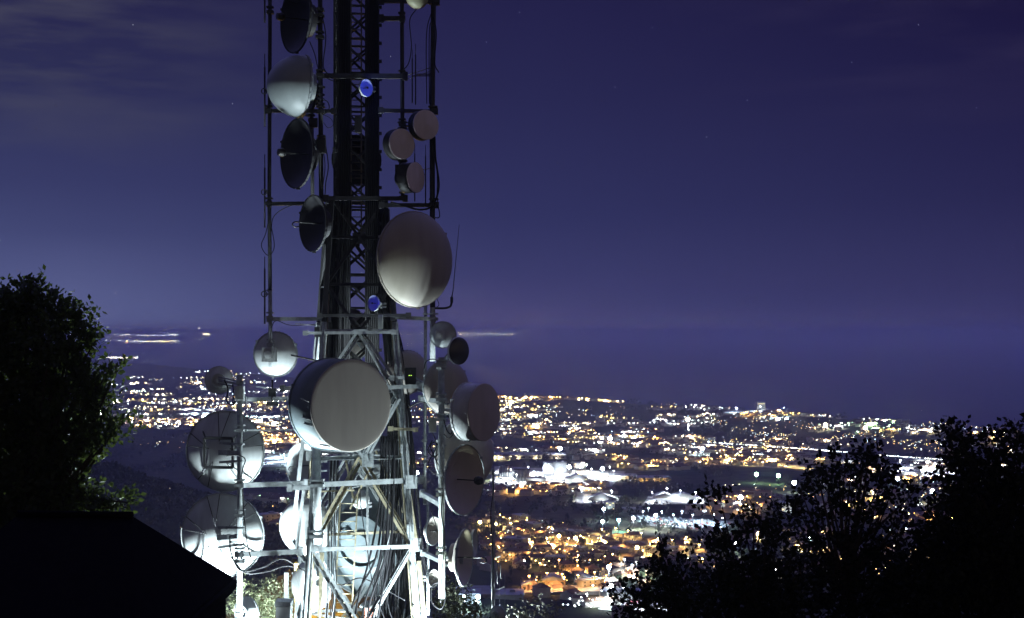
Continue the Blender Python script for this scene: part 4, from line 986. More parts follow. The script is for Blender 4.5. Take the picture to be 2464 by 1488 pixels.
for x, y, c, pw, lb, h in MS: mast(x, y, c, pw, lb, h, 1.9 if y > 1200 else 3.0, True, 80)
def yl(x, y, c, power, h=14, key='plant'):
    X_, Y_ = G(x, y); z = YZ[key]
    r_ = empty('yard_lamp', (X_, Y_, z), 'yard lamp post on the pale paving '+{'plant': 'of the floodlit works', 'lot': 'of the car park', 'shed': 'by the white shed', 'shopping': 'of the brightest yard on the right', 'court': 'at the bottom edge', 'park': 'of the distant park', 'leftyard': 'left of the tower', 'pitch_edge': 'beside the sports pitch', 'depot': 'of the depot', 'glasshouse': 'by the glasshouses', 'midyard': 'beside the motorway', 'station': 'of the orange works', 'farpark': 'below the high rise', 'village_glow': 'added in the yellow lit village', 'lane': 'added along the yellow lit street', 'works': 'added by the orange works at the bottom', 'east': 'added behind the low trees', 'far_glow': 'added by the distant yellow works', 'row': 'added by the long warehouse', 'left_glow': 'added right of the ribbed dish', 'plain_glow': 'added on the left plain'}[key], 'lamp post', 'lamp posts of the paved yards')
    MB().tube([(0, 0, 0), (0, 0, h)], .15, 6).build('pole', galvd, r_)
    MB().box((0, 0, h), (1.6, 1.6, .5)).build('lamp_head', lmat(c, max(1, round(Y_/1000)), 40), r_)
    lamp('yard_light', (0, 0, h-1.0), power*3.0, CW[c], .6, r_, spot=155)
for key, n_, c, pw in (('plant', 16, 'white', 9e4), ('lot', 9, 'cold', 2.6e4), ('shed', 5, 'white', 4e4), ('shopping', 8, 'white', 1e5), ('court', 4, 'white', 2.2e4), ('park', 5, 'cold', 1.6e5), ('leftyard', 4, 'cold', 1e5), ('pitch_edge', 3, 'white', 2e4), ('depot', 3, 'white', 4e4), ('glasshouse', 4, 'white', 2.5e5), ('midyard', 3, 'cold', 6e4), ('station', 3, 'orange', 9e3), ('farpark', 3, 'cold', 2e5), ('village_glow', 4, 'gold', 1.6e4), ('lane', 4, 'gold', 1.6e4), ('works', 5, 'orange', 1.2e4), ('east', 4, 'gold', 1.6e4), ('far_glow', 3, 'gold', 4e4), ('row', 4, 'gold', 4e4), ('left_glow', 3, 'orange', 7e4), ('plain_glow', 6, 'warm', 1.2e5)):
    q = yards[key]
    for k in range(n_):
        u_, v_ = ((k+.5)/n_, (k*.618+.2) % 1*.7+.15)
        x = (q[0][0]*(1-u_)+q[1][0]*u_)*(1-v_)+(q[3][0]*(1-u_)+q[2][0]*u_)*v_
        y = (q[0][1]*(1-u_)+q[1][1]*u_)*(1-v_)+(q[3][1]*(1-u_)+q[2][1]*u_)*v_
        yl(x, y, c, pw, key=key)
# ---- parked cars
cm = [mat('white car paint', (.7, .7, .7), .3), mat('silver car paint', (.4, .42, .44), .3, .5), mat('dark car paint', (.04, .05, .07), .25), mat('red car paint', (.35, .04, .03), .3)]
def car_mesh(m_):
    m = MB(); pr = [(-2.1, .3), (2.1, .3), (2.15, .8), (1.3, .95), (.7, 1.45), (-1.1, 1.45), (-1.9, .95), (-2.15, .8)]; n_ = len(pr)
    vs = [(x_, s_*.85, z_) for s_ in (-1, 1) for x_, z_ in pr]
    m.add(vs, [tuple(reversed(range(n_))), tuple(range(n_, 2*n_))]+[(k, (k+1) % n_, (k+1) % n_+n_, k+n_) for k in range(n_)])
    for a in (-1.3, 1.3):
        for s_ in (-1, 1): m.tube([(a, s_*.7, .32), (a, s_*.9, .32)], .32, 10)
    return m.build('parked_car', m_, None)
cps = [car_mesh(m_) for m_ in cm]; cu = [False]*4
def put_car(p, rz, key_label, group):
    k = rh_.choice((0, 0, 1, 1, 2, 3)); o = cps[k]
    if cu[k]: o = cps[k].copy(); col.objects.link(o)
    cu[k] = True; o.location = p; o.rotation_euler = (0, 0, rz); o.scale = (1.15, 1.15, 1.15)
    tag(o, ['white', 'silver', 'dark', 'red'][k]+' car parked '+key_label, 'car', group)
def park(key, rows, per, label):
    q = yards[key]
    A_, B_, C_, D_ = [Vector((*G(*p), 0)) for p in q]
    for r_ in range(rows):
        v_ = (r_+.6)/(rows+.2)
        for k in range(per):
            u_ = (k+.5+rh_.uniform(-.1, .1))/per
            if rh_.random() < .12: continue
            p = A_.lerp(B_, u_).lerp(D_.lerp(C_, u_), v_)
            put_car((p.x, p.y, YZ[key]+.01), math.pi/2+rh_.uniform(-.06, .06)+.2, label, 'parked cars of the '+key.replace('_', ' '))
park('lot', 9, 19, 'in the big floodlit car park')
park('court', 3, 13, 'under the open frame shed at the bottom')
park('park', 2, 12, 'in the distant floodlit park')
# ---- trees of the plain
leaf_far = mat('distant foliage', (.045, .06, .025), .9, 0, .5, .3)
bark = mat('bark', (.06, .045, .035), .95, 0, .4, 3)
def crown_np(c, rx, rz_, n_, size, g):
    d_ = g.normal(size=(n_, 3)); d_ /= np.linalg.norm(d_, axis=1)[:, None]
    rr_ = g.uniform(.35, 1, n_)[:, None]**.6
    p = d_*rr_*np.array((rx, rx, rz_))+np.array(c)
    a_ = g.normal(size=(n_, 3)); a_ /= np.linalg.norm(a_, axis=1)[:, None]
    b_ = np.cross(a_, g.normal(size=(n_, 3))); b_ /= np.linalg.norm(b_, axis=1)[:, None]
    s_ = (g.uniform(.6, 1.3, n_)*size)[:, None]
    return np.stack([p-a_*s_, p-b_*s_*.6, p+a_*s_, p+b_*s_*.6], 1).reshape(-1, 3)
def wood(name, label, n_, region, hmin, hmax, dens=18, seed=0):
    g = np.random.default_rng(seed); vs = []
    for x, y, in region(g, n_):
        z = hz(x, y); h = g.uniform(hmin, hmax)
        if not free(x, y, 2): continue
        vs.append(crown_np((x, y, z+h*.55), h*.42, h*.5, dens, h*.20, g))
    v = np.concatenate(vs); f = np.arange(len(v)).reshape(-1, 4)
    return tag(npmesh(name, v, f, leaf_far, loc=v[0]), label, 'wood', kind='stuff')
def reg_img(x0, x1, y0, y1, clus=1.0, thr=.5, seed=0):
    def f(g, n_):
        out = []
        while len(out) < n_:
            x, y = g.uniform(x0, x1), g.uniform(y0, y1); X_, Y_ = G(x, y)
            if float(vnoise(np.array(X_/70), np.array(Y_/110), seed)) > thr: out.append((X_, Y_))
        return out
    return f
def in_yard(x, y): return False
yardpoly = [[G(*p) for p in q] for q in list(yards.values())+[[(1470, 1378), (1560, 1372), (1640, 1405), (1570, 1412)]]]
def inside(x, y, poly):
    c_ = False; j_ = len(poly)-1
    for i_ in range(len(poly)):
        xi, yi = poly[i_]; xj, yj = poly[j_]
        if (yi > y) != (yj > y) and x < (xj-xi)*(y-yi)/(yj-yi)+xi: c_ = not c_
        j_ = i_
    return c_
_f0 = free
def free(x, y, r_): return _f0(x, y, r_) and not any(inside(x, y, q) for q in yardpoly)
wood('woodland', 'scattered trees and copses among the near streets', 2600, reg_img(1000, 2464, 1185, 1500, 1, .42, 1), 5, 10, 18, 1)
wood('woodland', 'belts of trees across the middle plain', 3000, reg_img(200, 2464, 1040, 1190, 1, .55, 2), 6, 12, 12, 2)
wood('woodland', 'far woods towards the coast', 1800, reg_img(200, 2464, 950, 1050, 1, .55, 3), 10, 20, 9, 3)
def reg_spur(g, n_):
    out = []
    while len(out) < n_:
        Y_ = g.uniform(950, 2300); X_ = g.uniform(-.34, -.06)*Y_
        if hz(X_, Y_) > 14: out.append((X_, Y_))
    return out
wood('woodland', 'dark forest covering the hillside on the left', 5200, reg_spur, 6, 11, 14, 4)
def reg_slope(g, n_):
    out = []
    while len(out) < n_:
        Y_ = g.uniform(120, 950); X_ = g.uniform(-.4, .4)*Y_
        out.append((X_, Y_))
    return out
wood('scrub', 'dark scrub on the steep slope below the tower', 3000, reg_slope, 2, 4.5, 14, 5)
# single trees between the houses
g0 = np.random.default_rng(8); tp = []
for k in range(3):
    r_ = empty('tree', (0, 0, 0)); h = (9, 7.5, 12)[k]
    MB().tube([(0, 0, -.5), (.1, 0, h*.3), (.0, .1, h*.6)], .28, 6, .12).build('trunk', bark, r_)
    v = np.concatenate([crown_np((g0.uniform(-1, 1), g0.uniform(-1, 1), h*.6+g0.uniform(-1, 1)), h*(.34 if k < 2 else .18), h*(.32 if k < 2 else .45), 60, h*.085, g0) for _ in range(2)])
    npmesh('crown', v, np.arange(len(v)).reshape(-1, 4), leaf_far, r_); tp.append(r_)
tu = [False]*3; cnt = 0
while cnt < 70:
    x, y = rh_.uniform(1190, 1980), rh_.uniform(1262, 1440); X_, Y_ = G(x, y)
    if not free(X_, Y_, 3): continue
    k = rh_.randrange(3); o = tp[k] if not tu[k] else copy_tree(tp[k]); tu[k] = True
    o.location = (X_, Y_, hz(X_, Y_)); o.rotation_euler = (0, 0, rh_.uniform(0, 6)); s_ = rh_.uniform(.8, 1.3); o.scale = (s_, s_, s_)
    tag(o, ('round crowned tree among the yellow lit streets', 'small bushy tree among the yellow lit streets', 'slender dark cypress like tree among the yellow lit streets')[k], 'tree', 'trees between the near houses'); cnt += 1
# ---- far streets: lamps (glowing) and pale houses beyond counting
g = np.random.default_rng(77)
LPTS = []; HV = []; HF = []; RL = []
def far_street(x, y, length, c, n_, power, spread=0, hdens=1.0, size=1.0):
    X_, Y_ = G(x, y); a_ = g.uniform(-.6, .6)+(0 if g.random() < .7 else 1.3); dx, dy = math.cos(a_), math.sin(a_)
    band = round(Y_/1000*2)/2
    for k in range(n_):
        t_ = (k/max(1, n_-1)-.5)*length+g.normal()*length/n_*.3
        px_, py_ = X_+dx*t_+g.normal()*spread, Y_+dy*t_+g.normal()*spread
        if Y_ > 4000 and math.hypot(px_, py_) > coast(px_/py_)*.985: continue
        cc = c if g.random() < .8 else ('white', 'warm', 'gold')[g.integers(3)]
        st = (10, 22, 45)[min(2, int(abs(g.normal())*1.1))]
        LPTS.append((px_, py_, hz(px_, py_)+7, max(.65, py_/1422*.46*size), cc, float(band), st))
        if g.random() < hdens:
            for q in range(2):
                hx, hy = px_+g.normal()*14, py_+g.normal()*14+6
                w, d_, h = g.uniform(9, 20), g.uniform(8, 13), g.uniform(5, 9); z = hz(hx, hy)-1; ca, sa = math.cos(a_), math.sin(a_); o_ = len(HV)
                for zz in (0, h):
                    for sx, sy in ((-1, -1), (1, -1), (1, 1), (-1, 1)):
                        lx, ly = sx*w/2, sy*d_/2; HV.append((hx+lx*ca-ly*sa, hy+lx*sa+ly*ca, z+zz))
                for sx in (-1, 1): HV.append((hx+sx*w/2*ca, hy+sx*w/2*sa, z+h+d_*.25))
                HF.extend([(o_, o_+1, o_+5, o_+4, 0), (o_+1, o_+2, o_+6, o_+5, 0), (o_+2, o_+3, o_+7, o_+6, 0), (o_+3, o_, o_+4, o_+7, 0), (o_+4, o_+5, o_+9, o_+8, 1), (o_+6, o_+7, o_+8, o_+9, 1), (o_+5, o_+6, o_+9, o_+9, 0), (o_+7, o_+4, o_+8, o_+8, 0)])
    if power: RL.append((X_, Y_, hz(X_, Y_)+11, c, power))
def zone(n_, x0, x1, y0, y1, cols, lpx=60, nl_=9, power=0, pfrac=.3, hd=.6, spread=8, size=1.0):
    for k in range(n_):
        x, y = g.uniform(x0, x1), g.uniform(y0, y1); Y_ = G(x, y)[1]
        far_street(x, y, lpx*pxm(Y_)*g.uniform(.5, 1.5), cols[g.integers(len(cols))], max(3, int(nl_*g.uniform(.6, 1.4))), (power*(Y_/3000)**1.2) if g.random() < pfrac*1.5 else 0, spread, hd, size)
WG = ('white', 'warm', 'gold'); GG = ('gold', 'gold', 'orange', 'warm'); WW = ('white', 'cold', 'white', 'warm')
zone(26, 1190, 1500, 968, 985, GG, 40, 12, 2.5e5, .5, .5, 20, 1.3)        # the hill town by the coast
zone(8, 1360, 1500, 966, 978, WW, 40, 10, 2e5, .4, .5, 20, 1.2)
zone(14, 1190, 1330, 985, 1020, WG, 50, 8, 1e5, .3)
zone(16, 1400, 1760, 1003, 1030, WG, 60, 9, 1e5, .35)
zone(12, 1680, 2000, 1012, 1030, GG, 70, 9, 1e5, .35)
zone(16, 1980, 2300, 1028, 1062, ('warm', 'green', 'white', 'gold'), 70, 8, 8e4, .35)
zone(16, 1190, 1420, 1025, 1055, GG+WW, 60, 10, 1e5, .5)
zone(22, 1200, 1700, 1040, 1095, WG+('orange',), 60, 9, 6e4, .4)
zone(14, 1300, 1640, 1060, 1080, GG, 60, 10, 7e4, .5)
zone(20, 1600, 2050, 1060, 1098, GG, 70, 10, 7e4, .4)
zone(22, 1640, 2000, 1096, 1128, ('gold', 'gold', 'orange', 'white'), 60, 9, 6e4, .5, .7, 8, 1.2)
zone(10, 1400, 1640, 1105, 1135, GG, 60, 7, 4e4, .5)
zone(10, 2250, 2464, 1060, 1110, ('orange', 'gold', 'warm'), 70, 9, 1.2e5, .6)
zone(18, 2000, 2464, 1120, 1230, ('orange', 'gold', 'warm', 'white'), 60, 8, 6e4, .6)
zone(10, 1700, 1900, 1175, 1250, ('orange', 'warm', 'gold'), 40, 5, 2e4, .5)
zone(12, 1190, 1420, 1178, 1200, ('warm', 'white', 'orange'), 50, 6, 3e4, .5)
zone(16, 1200, 1500, 1300, 1400, ('gold', 'orange'), 40, 5, 8e3, .7, .4)
zone(10, 1500, 2000, 1330, 1420, ('gold', 'warm', 'white'), 50, 5, 8e3, .6, .4)
zone(14, 2000, 2464, 1230, 1480, ('gold', 'orange', 'white'), 50, 5, 1e4, .6, .4)
zone(6, 1320, 1500, 1440, 1490, ('white', 'white'), 30, 5, 4e3, .5, .2)
zone(30, 250, 760, 925, 975, WW+('warm',), 50, 8, 3e5, .25, .5, 25, .9)   # left plain
zone(30, 250, 760, 965, 1000, WG+('white',), 60, 9, 2.2e5, .4, .5, 20, 1.0)
zone(22, 250, 700, 1005, 1030, ('white', 'cold', 'warm', 'gold'), 90, 12, 2.2e5, .5, .5, 12, 1.3)
zone(16, 290, 540, 1018, 1036, ('gold', 'warm', 'orange', 'white'), 70, 10, 1.8e5, .6, .6, 12, 1.2)
zone(16, 600, 760, 1035, 1072, ('gold', 'orange', 'orange', 'warm'), 70, 12, 1.4e5, .7, .6, 10, 1.2)
zone(12, 600, 900, 1072, 1105, ('cold', 'white', 'warm'), 60, 9, 9e4, .5)
zone(12, 780, 1200, 960, 1010, GG, 60, 10, 2e5, .4)
zone(14, 960, 1200, 1010, 1150, GG+WW, 60, 9, 8e4, .5)
zone(8, 640, 740, 1215, 1228, ('white', 'green'), 20, 3, 0, 0)
zone(10, 260, 620, 900, 925, ('white', 'warm'), 40, 5, 0, 0, .2, 30, .8)   # coast on the left
for k in range(46):   # lamps strung along the shore
    x = g.uniform(250, 470); y = np.interp(x, [250, 460], [869, 893])
    X_, Y_ = G(x, y+2); LPTS.append((X_, Y_, 8, 3.2*g.uniform(.5, 1.4), 'white' if g.random() < .7 else 'warm', round(Y_/1000*2)/2, 16))
def sprinkle(n_, x0, x1, y0, y1, cols, st=(5, 9, 16), size=.24):
    for k in range(n_):
        cx_, cy_ = g.uniform(x0, x1), g.uniform(y0, y1)
        X_, Y_ = G(cx_, cy_)
        if float(vnoise(np.array(X_/230), np.array(Y_/420), 12)) < .52: continue
        for q in range(g.integers(2, 7)):
            X_, Y_ = G(cx_+g.normal()*14, cy_+g.normal()*2.2)
            if Y_ > 4000 and math.hypot(X_, Y_) > coast(X_/Y_)*.985: continue
            if hz(X_, Y_) > 60: continue
            LPTS.append((X_, Y_, hz(X_, Y_)+g.uniform(5, 11), max(.4, Y_/1422*size*g.uniform(.7, 1.3)), cols[g.integers(len(cols))], round(Y_/1000*2)/2, st[g.integers(3)]))
sprinkle(520, 1180, 2464, 972, 1105, ('white', 'warm', 'warm', 'gold', 'gold', 'cold', 'orange'))
sprinkle(260, 250, 1180, 915, 1090, ('white', 'warm', 'warm', 'gold', 'cold', 'orange'))
sprinkle(130, 1180, 2464, 1100, 1175, ('white', 'warm', 'gold', 'gold', 'orange', 'cold'))
sprinkle(60, 1750, 2464, 1175, 1280, ('white', 'warm', 'gold', 'orange'))
sprinkle(220, 1180, 2200, 1265, 1470, ('warm', 'gold', 'gold', 'orange', 'white'), (5, 9, 14), .30)
# motorway with the headlights of a dense queue
mw = [(1690, 1076), (1800, 1084), (1900, 1091), (2020, 1101), (2140, 1112), (2270, 1121), (2400, 1132)]
vs = []; fs = []
for x, y in mw:
    X_, Y_ = G(x, y); z = hz(X_, Y_)+6
    vs += [(X_, Y_-9, z), (X_, Y_+9, z), (X_, Y_-9, z-8), (X_, Y_-9.3, z+1.2), (X_, Y_-9, z+1.2)]
for k in range(len(mw)-1):
    a = 5*k; b_ = a+5; fs += [(a, b_, b_+1, a+1), (a+2, b_+2, b_, a), (a+3, a, b_, b_+3), (a+3, b_+3, b_+4, a+4)]
tag(MB().add(vs, fs).build('road', conc_m, None, loc=vs[0]), kind='structure')
for k in range(520):
    x = g.uniform(1700, 2395); y = np.interp(x, [p[0] for p in mw], [p[1] for p in mw]); X_, Y_ = G(x, y)
    LPTS.append((X_, Y_+g.uniform(-6, 6), hz(X_, Y_)+8.3, .42, 'white' if g.random() < .8 else 'warm', round(Y_/1000*2)/2, 16))
DL = light_mesh('street_lights', 'thousands of distant white, yellow and orange street lights across the plain', 'lights', LPTS)
HV = np.array(HV); hf = np.array([f_[:4] for f_ in HF]); mi = np.array([f_[4] for f_ in HF])
fc = [tuple(f_) if f_[2] != f_[3] else tuple(f_[:3]) for f_ in hf.tolist()]
me = bpy.data.meshes.new('distant_houses'); off = HV[0].copy(); me.from_pydata((HV-off).tolist(), [], fc); me.materials.append(wall_m[2]); me.materials.append(tile_m)
me.polygons.foreach_set('material_index', mi.astype(np.int32)); me.update()
o = bpy.data.objects.new('distant_houses', me); col.objects.link(o); o.location = off
tag(o, 'countless pale houses of the far towns on the plain', 'houses', kind='stuff')
print('far lights', len(LPTS), 'houses', len(HV)//10, 'real', len(RL))
lg = DL
for x, y, z, c, pw in RL:
    l = lamp('street_light', (x-DL.location.x, y-DL.location.y, z-DL.location.z), pw*3.4, CW[c], 1.5, lg, spot=160)
# ---- far shores and the pier
shore_m = mat('dark shore', (.04, .045, .04), .95)
def shore(x0, x1, ybase, d, hmax, seed, thick=.03):
    n_ = 60; vs = []; fs = []
    for k in range(n_+1):
        x = x0+(x1-x0)*k/n_; X_ = (x-CX)/F*d; tt = k/n_; e_ = min(1, min(tt, 1-tt)*8+.12)
        h = hmax*e_*(.5+.5*float(vnoise(np.array(k*.23), np.array(seed*1.0), seed)))
        vs += [(X_, d, -5), (X_, d+d*thick*.3, h), (X_, d+d*thick, -5)]
    for k in range(n_): fs += [(3*k, 3*k+3, 3*k+4, 3*k+1), (3*k+1, 3*k+4, 3*k+5, 3*k+2)]
    tag(MB().add(vs, fs, True).build('far_shore', shore_m, None, loc=vs[0]), kind='structure')
shore(-300, 425, 823, 31500, 25, 2); shore(-200, 470, 808, 33500, 150, 5); shore(930, 1240, 806, 31500, 185, 8)
FP = []
for k in range(70):
    x = 425-abs(g.normal())*90; y = 821+g.normal()*1.6
    FP.append(((x-CX)/F*31300, 31300, H-(y-CY)/F*31300, 7*g.uniform(.5, 1.6), ('white', 'warm', 'gold')[g.integers(3)], 31.0, 6))
FP.append(((305-CX)/F*31300, 31300, H-(822-CY)/F*31300, 26, 'orange', 31.0, 6))
for k in range(46):
    x = g.uniform(150, 430); FP.append(((x-CX)/F*31200, 31200, H-(806.5-CY+g.normal()*1.0)/F*31200, 7*g.uniform(.6, 1.3), ('white', 'warm')[g.integers(2)], 31.0, 6))
for k in range(100):
    x = 950+285*g.random()**.9; y = 803.5+abs(g.normal())*1.2 if g.random() < .85 else 799+g.random()*4
    FP.append(((x-CX)/F*31200, 31200, H-(y-CY)/F*31200, 6.5*g.uniform(.5, 1.5), ('warm', 'gold', 'white', 'warm')[g.integers(4)], 31.0, 6))
for x, y, r_ in ((492, 804.5, 26), (497, 804.5, 26), (502, 804.5, 26), (472, 817, 10), (480, 817, 12), (488, 816.5, 14), (560, 803, 12), (545, 801, 8), (585, 813, 8), (1277, 803, 9), (1357, 803, 10), (1408, 803, 10), (1560, 803, 8), (1575, 803, 10), (1952, 802, 12), (2208, 803, 14), (2415, 803, 14), (340, 793, 7), (355, 795, 7), (370, 797, 7), (385, 797, 7), (480, 790, 8)):
    FP.append(((x-CX)/F*31200, 31200, H-(y-CY)/F*31200, r_*.6, 'warm', 31.0, 6))
light_mesh('shore_lights', 'strings of tiny lights along the far shores and at sea', 'lights', FP)
pier = []
for k in range(26):
    x = 252+k*3.2; X_, Y_ = G(x, 862.5); pier.append((X_, Y_, 8, 3.4*rh_.uniform(.6, 1.2), 'warm' if k % 3 else 'white', 13.0, 16))
light_mesh('pier_lights', 'row of lamps on the long pier left over the water', 'lights', pier)
a, b_ = G(200, 862.5), G(335, 862.5)
tag(MB().bar((a[0], a[1], 3), (b_[0], b_[1], 3), 20, 3).build('pier', shore_m, None, loc=(a[0], a[1], 3)), kind='structure')
# stars
sp_ = []
for x, y in ((1250, 30), (1570, 67), (1798, 242), (940, 136), (1170, 102), (2210, 60), (1700, 330), (320, 60), (2050, 150), (1480, 210), (560, 250), (2350, 260)):
    D_ = 30000; sp_.append(((x-CX)/F*D_, D_, H-(y-CY)/F*D_, 4.5, 'white', 0.0, 2))
light_mesh('stars', 'a few faint stars in the violet night sky', 'stars', sp_)
# ------------------------------------------------------------ the near slope: shed, trees, shrubs
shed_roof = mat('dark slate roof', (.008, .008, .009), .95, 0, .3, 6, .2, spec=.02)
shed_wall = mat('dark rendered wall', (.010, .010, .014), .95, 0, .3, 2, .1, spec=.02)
sh = empty('shed', (-6.6, 21, H-7.5), 'black silhouetted shed with hipped slate roof at the lower left', 'shed')
xr, xl, yf, yb_ = -4.71, -8.45, 17.6, 24.0
ze = H-4.15; zr = H-2.73
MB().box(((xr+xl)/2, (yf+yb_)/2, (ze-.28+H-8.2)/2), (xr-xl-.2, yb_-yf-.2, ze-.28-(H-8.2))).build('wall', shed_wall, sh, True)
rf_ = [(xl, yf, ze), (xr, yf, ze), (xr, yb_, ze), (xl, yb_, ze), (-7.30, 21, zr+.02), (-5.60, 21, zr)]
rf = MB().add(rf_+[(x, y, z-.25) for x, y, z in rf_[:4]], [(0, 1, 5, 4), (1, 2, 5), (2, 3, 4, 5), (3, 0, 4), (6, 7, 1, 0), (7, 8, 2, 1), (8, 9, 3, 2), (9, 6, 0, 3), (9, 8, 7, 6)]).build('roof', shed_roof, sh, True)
m = MB(); m.bar((xr+.03, yf, ze-.1), (xr+.03, yb_, ze-.1), .09, .12); m.build('gutter', shed_roof, sh, True)
MB().tube([(-7.3, 21, zr+.03), (-5.6, 21, zr+.01)], .06, 8).build('ridge_cap', shed_roof, sh, True)

leaf_l = mat('holm oak leaves', (.045, .062, .018), .6, 0, .4, 3, color2=(.02, .03, .01))
leaf_r = mat('dark oak leaves', (.018, .022, .010), .7, 0, .4, 3, spec=.2)
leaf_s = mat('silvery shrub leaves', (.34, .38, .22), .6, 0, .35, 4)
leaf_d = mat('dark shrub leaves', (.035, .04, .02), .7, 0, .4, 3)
def translucent(m_, c_, f_):
    t = m_.node_tree; b = t.nodes['Principled BSDF']; o_ = t.nodes['Material Output']
    tr = t.nodes.new('ShaderNodeBsdfTranslucent'); tr.inputs[0].default_value = (*c_, 1); mx_ = t.nodes.new('ShaderNodeMixShader'); mx_.inputs[0].default_value = f_
    t.links.new(b.outputs[0], mx_.inputs[1]); t.links.new(tr.outputs[0], mx_.inputs[2]); t.links.new(mx_.outputs[0], o_.inputs[0])
translucent(leaf_l, (.10, .14, .03), .4); translucent(leaf_d, (.08, .09, .03), .3); translucent(leaf_s, (.3, .34, .16), .3)
def leaves(clumps, d, g, size, tw, per, spread=.5, jit=.6, flat=1.0):
    """leaf sprays: twigs pointing outwards from each clump, each with a few leaves"""
    out = []
    for cx_, cy_, r_, *dd in clumps:
        dz = dd[0] if dd else 0
        c = np.array(P(cx_, cy_, d+dz)); R_ = r_/F*(d+dz)
        up_ = np.clip((1400-cy_)/120, 0, 1)
        R_ *= 1-.17*up_
        n_ = max(6, int(tw*(r_/50)**2*(1-.35*up_)))
        dr = g.normal(size=(n_, 3)); dr /= np.linalg.norm(dr, axis=1)[:, None]
        rad_ = R_*(g.uniform(.05, 1.08, n_)**.55)[:, None]
        base_ = c+dr*rad_*np.array((1, 1.2, flat))
        dirs = dr+g.normal(size=(n_, 3))*.55+np.array((0, 0, .25)); dirs /= np.linalg.norm(dirs, axis=1)[:, None]
        ln = g.uniform(.6, 1.5, n_)[:, None]*size*2.3
        for k in range(per):
            t_ = (k+.5)/per
            p = base_+dirs*ln*t_+g.normal(size=(n_, 3))*size*.42
            a_ = dirs*.5+g.normal(size=(n_, 3))*.75; a_ /= np.linalg.norm(a_, axis=1)[:, None]
            b_ = np.cross(a_, g.normal(size=(n_, 3))); b_ /= np.linalg.norm(b_, axis=1)[:, None]
            s_ = (size*g.uniform(.6, 1.25, n_))[:, None]
            out.append(np.stack([p, p+a_*s_*.55-b_*s_*.36, p+a_*s_*1.1, p+a_*s_*.5+b_*s_*.36], 1).reshape(-1, 3))
    return np.concatenate(out)
def near_tree(label, d, clumps, base_xy, m_leaf, size, tw, per, seed, name='tree', cat='tree', trunk_r=.14, gnd=None, **kw):
    g_ = np.random.default_rng(seed); bx, by = base_xy
    gx_ = (bx-CX)/F*d; gz_ = hz(gx_, d) if gnd is None else gnd
    root = empty(name, (gx_, d, gz_), label, cat)
    top = P(bx, by, d); m = MB()
    m.tube(spline([(gx_, d, gz_-.3), (gx_+.1, d, (gz_+top.z)/2), tuple(top)], 5), trunk_r, 8, trunk_r*.55); m.build('trunk', bark, root, True)
    m = MB(); rs = random.Random(seed)
    for cx_, cy_, r_, *dd in clumps:
        c = P(cx_, cy_, d+(dd[0] if dd else 0)); a_ = top.lerp(Vector((gx_, d, gz_)), rs.uniform(0, .35))
        mid = a_.lerp(c, .5)+Vector((rs.uniform(-.1, .1), rs.uniform(-.1, .1), rs.uniform(-.25, .05)))
        m.tube(spline([a_, mid, c], 4), trunk_r*.32, 5, trunk_r*.06)
        for q in range(5):
            e_ = c+Vector((rs.gauss(0, 1), rs.gauss(0, 1), rs.gauss(.2, 1)))*r_/F*d*.55; m.tube([c, c.lerp(e_, .5)+Vector((0, 0, .03)), e_], trunk_r*.07, 4, trunk_r*.02)
    m.build('branches', bark, root, True)
    v = leaves(clumps, d, g_, size, tw, per, **kw)
    o = npmesh('crown', v-np.array(root.location, dtype=float), np.arange(len(v)).reshape(-1, 4), m_leaf, root)
    return root
LT = [(15, 715, 55), (65, 700, 48), (90, 668, 22), (110, 715, 50), (150, 730, 42), (180, 755, 38), (205, 775, 34), (222, 800, 20), (60, 780, 70, .5), (120, 800, 60, -.4), (10, 800, 60), (165, 830, 42), (215, 850, 20), (200, 895, 42), (232, 920, 36), (262, 882, 20), (150, 900, 60, .4), (80, 880, 80), (0, 890, 80), (185, 960, 55), (225, 975, 32), (245, 1000, 28), (110, 980, 75), (30, 990, 80), (150, 1060, 62), (205, 1040, 46), (248, 1045, 30), (275, 1030, 24), (295, 1008, 18), (90, 1080, 80), (0, 1090, 80), (180, 1110, 40), (60, 1160, 80), (130, 1170, 60), (195, 1175, 36), (222, 1200, 30), (262, 1205, 26), (292, 1208, 22), (312, 1198, 12), (150, 1225, 60), (60, 1240, 80), (-20, 1250, 50), (240, 1230, 24), (-60, 760, 80), (-80, 900, 100), (-80, 1040, 100), (-70, 1180, 90), (280, 880, 12), (140, 850, 40, .8), (40, 690, 40)]
LT = [(c[0], c[1]+(30 if c[1] < 860 else 12), *c[2:]) for c in LT]
near_tree('big dark holm oak on the left with greenish lower right branches', 26, LT, (70, 1100), leaf_l, .105, 100, 8, 31, trunk_r=.22)
R4 = [(2455, 1030, 22), (2300, 1035, 20), (2278, 1055, 14), (2318, 1060, 20), (2370, 1050, 22), (2405, 1080, 26), (2340, 1100, 34), (2290, 1105, 26), (2262, 1135, 18), (2450, 1085, 30), (2330, 1150, 44), (2400, 1150, 50), (2455, 1150, 40), (2290, 1190, 40), (2350, 1215, 56), (2430, 1220, 60), (2490, 1200, 70), (2270, 1250, 44), (2330, 1290, 66), (2420, 1310, 80), (2250, 1320, 50), (2310, 1370, 80), (2420, 1400, 90), (2230, 1400, 70), (2330, 1460, 90), (2450, 1480, 90), (2520, 1350, 90), (2530, 1080, 50), (2180, 1470, 80)]
near_tree('tallest black tree at the right edge of the picture', 29, R4, (2400, 1330), leaf_r, .13, 88, 8, 41, trunk_r=.2)
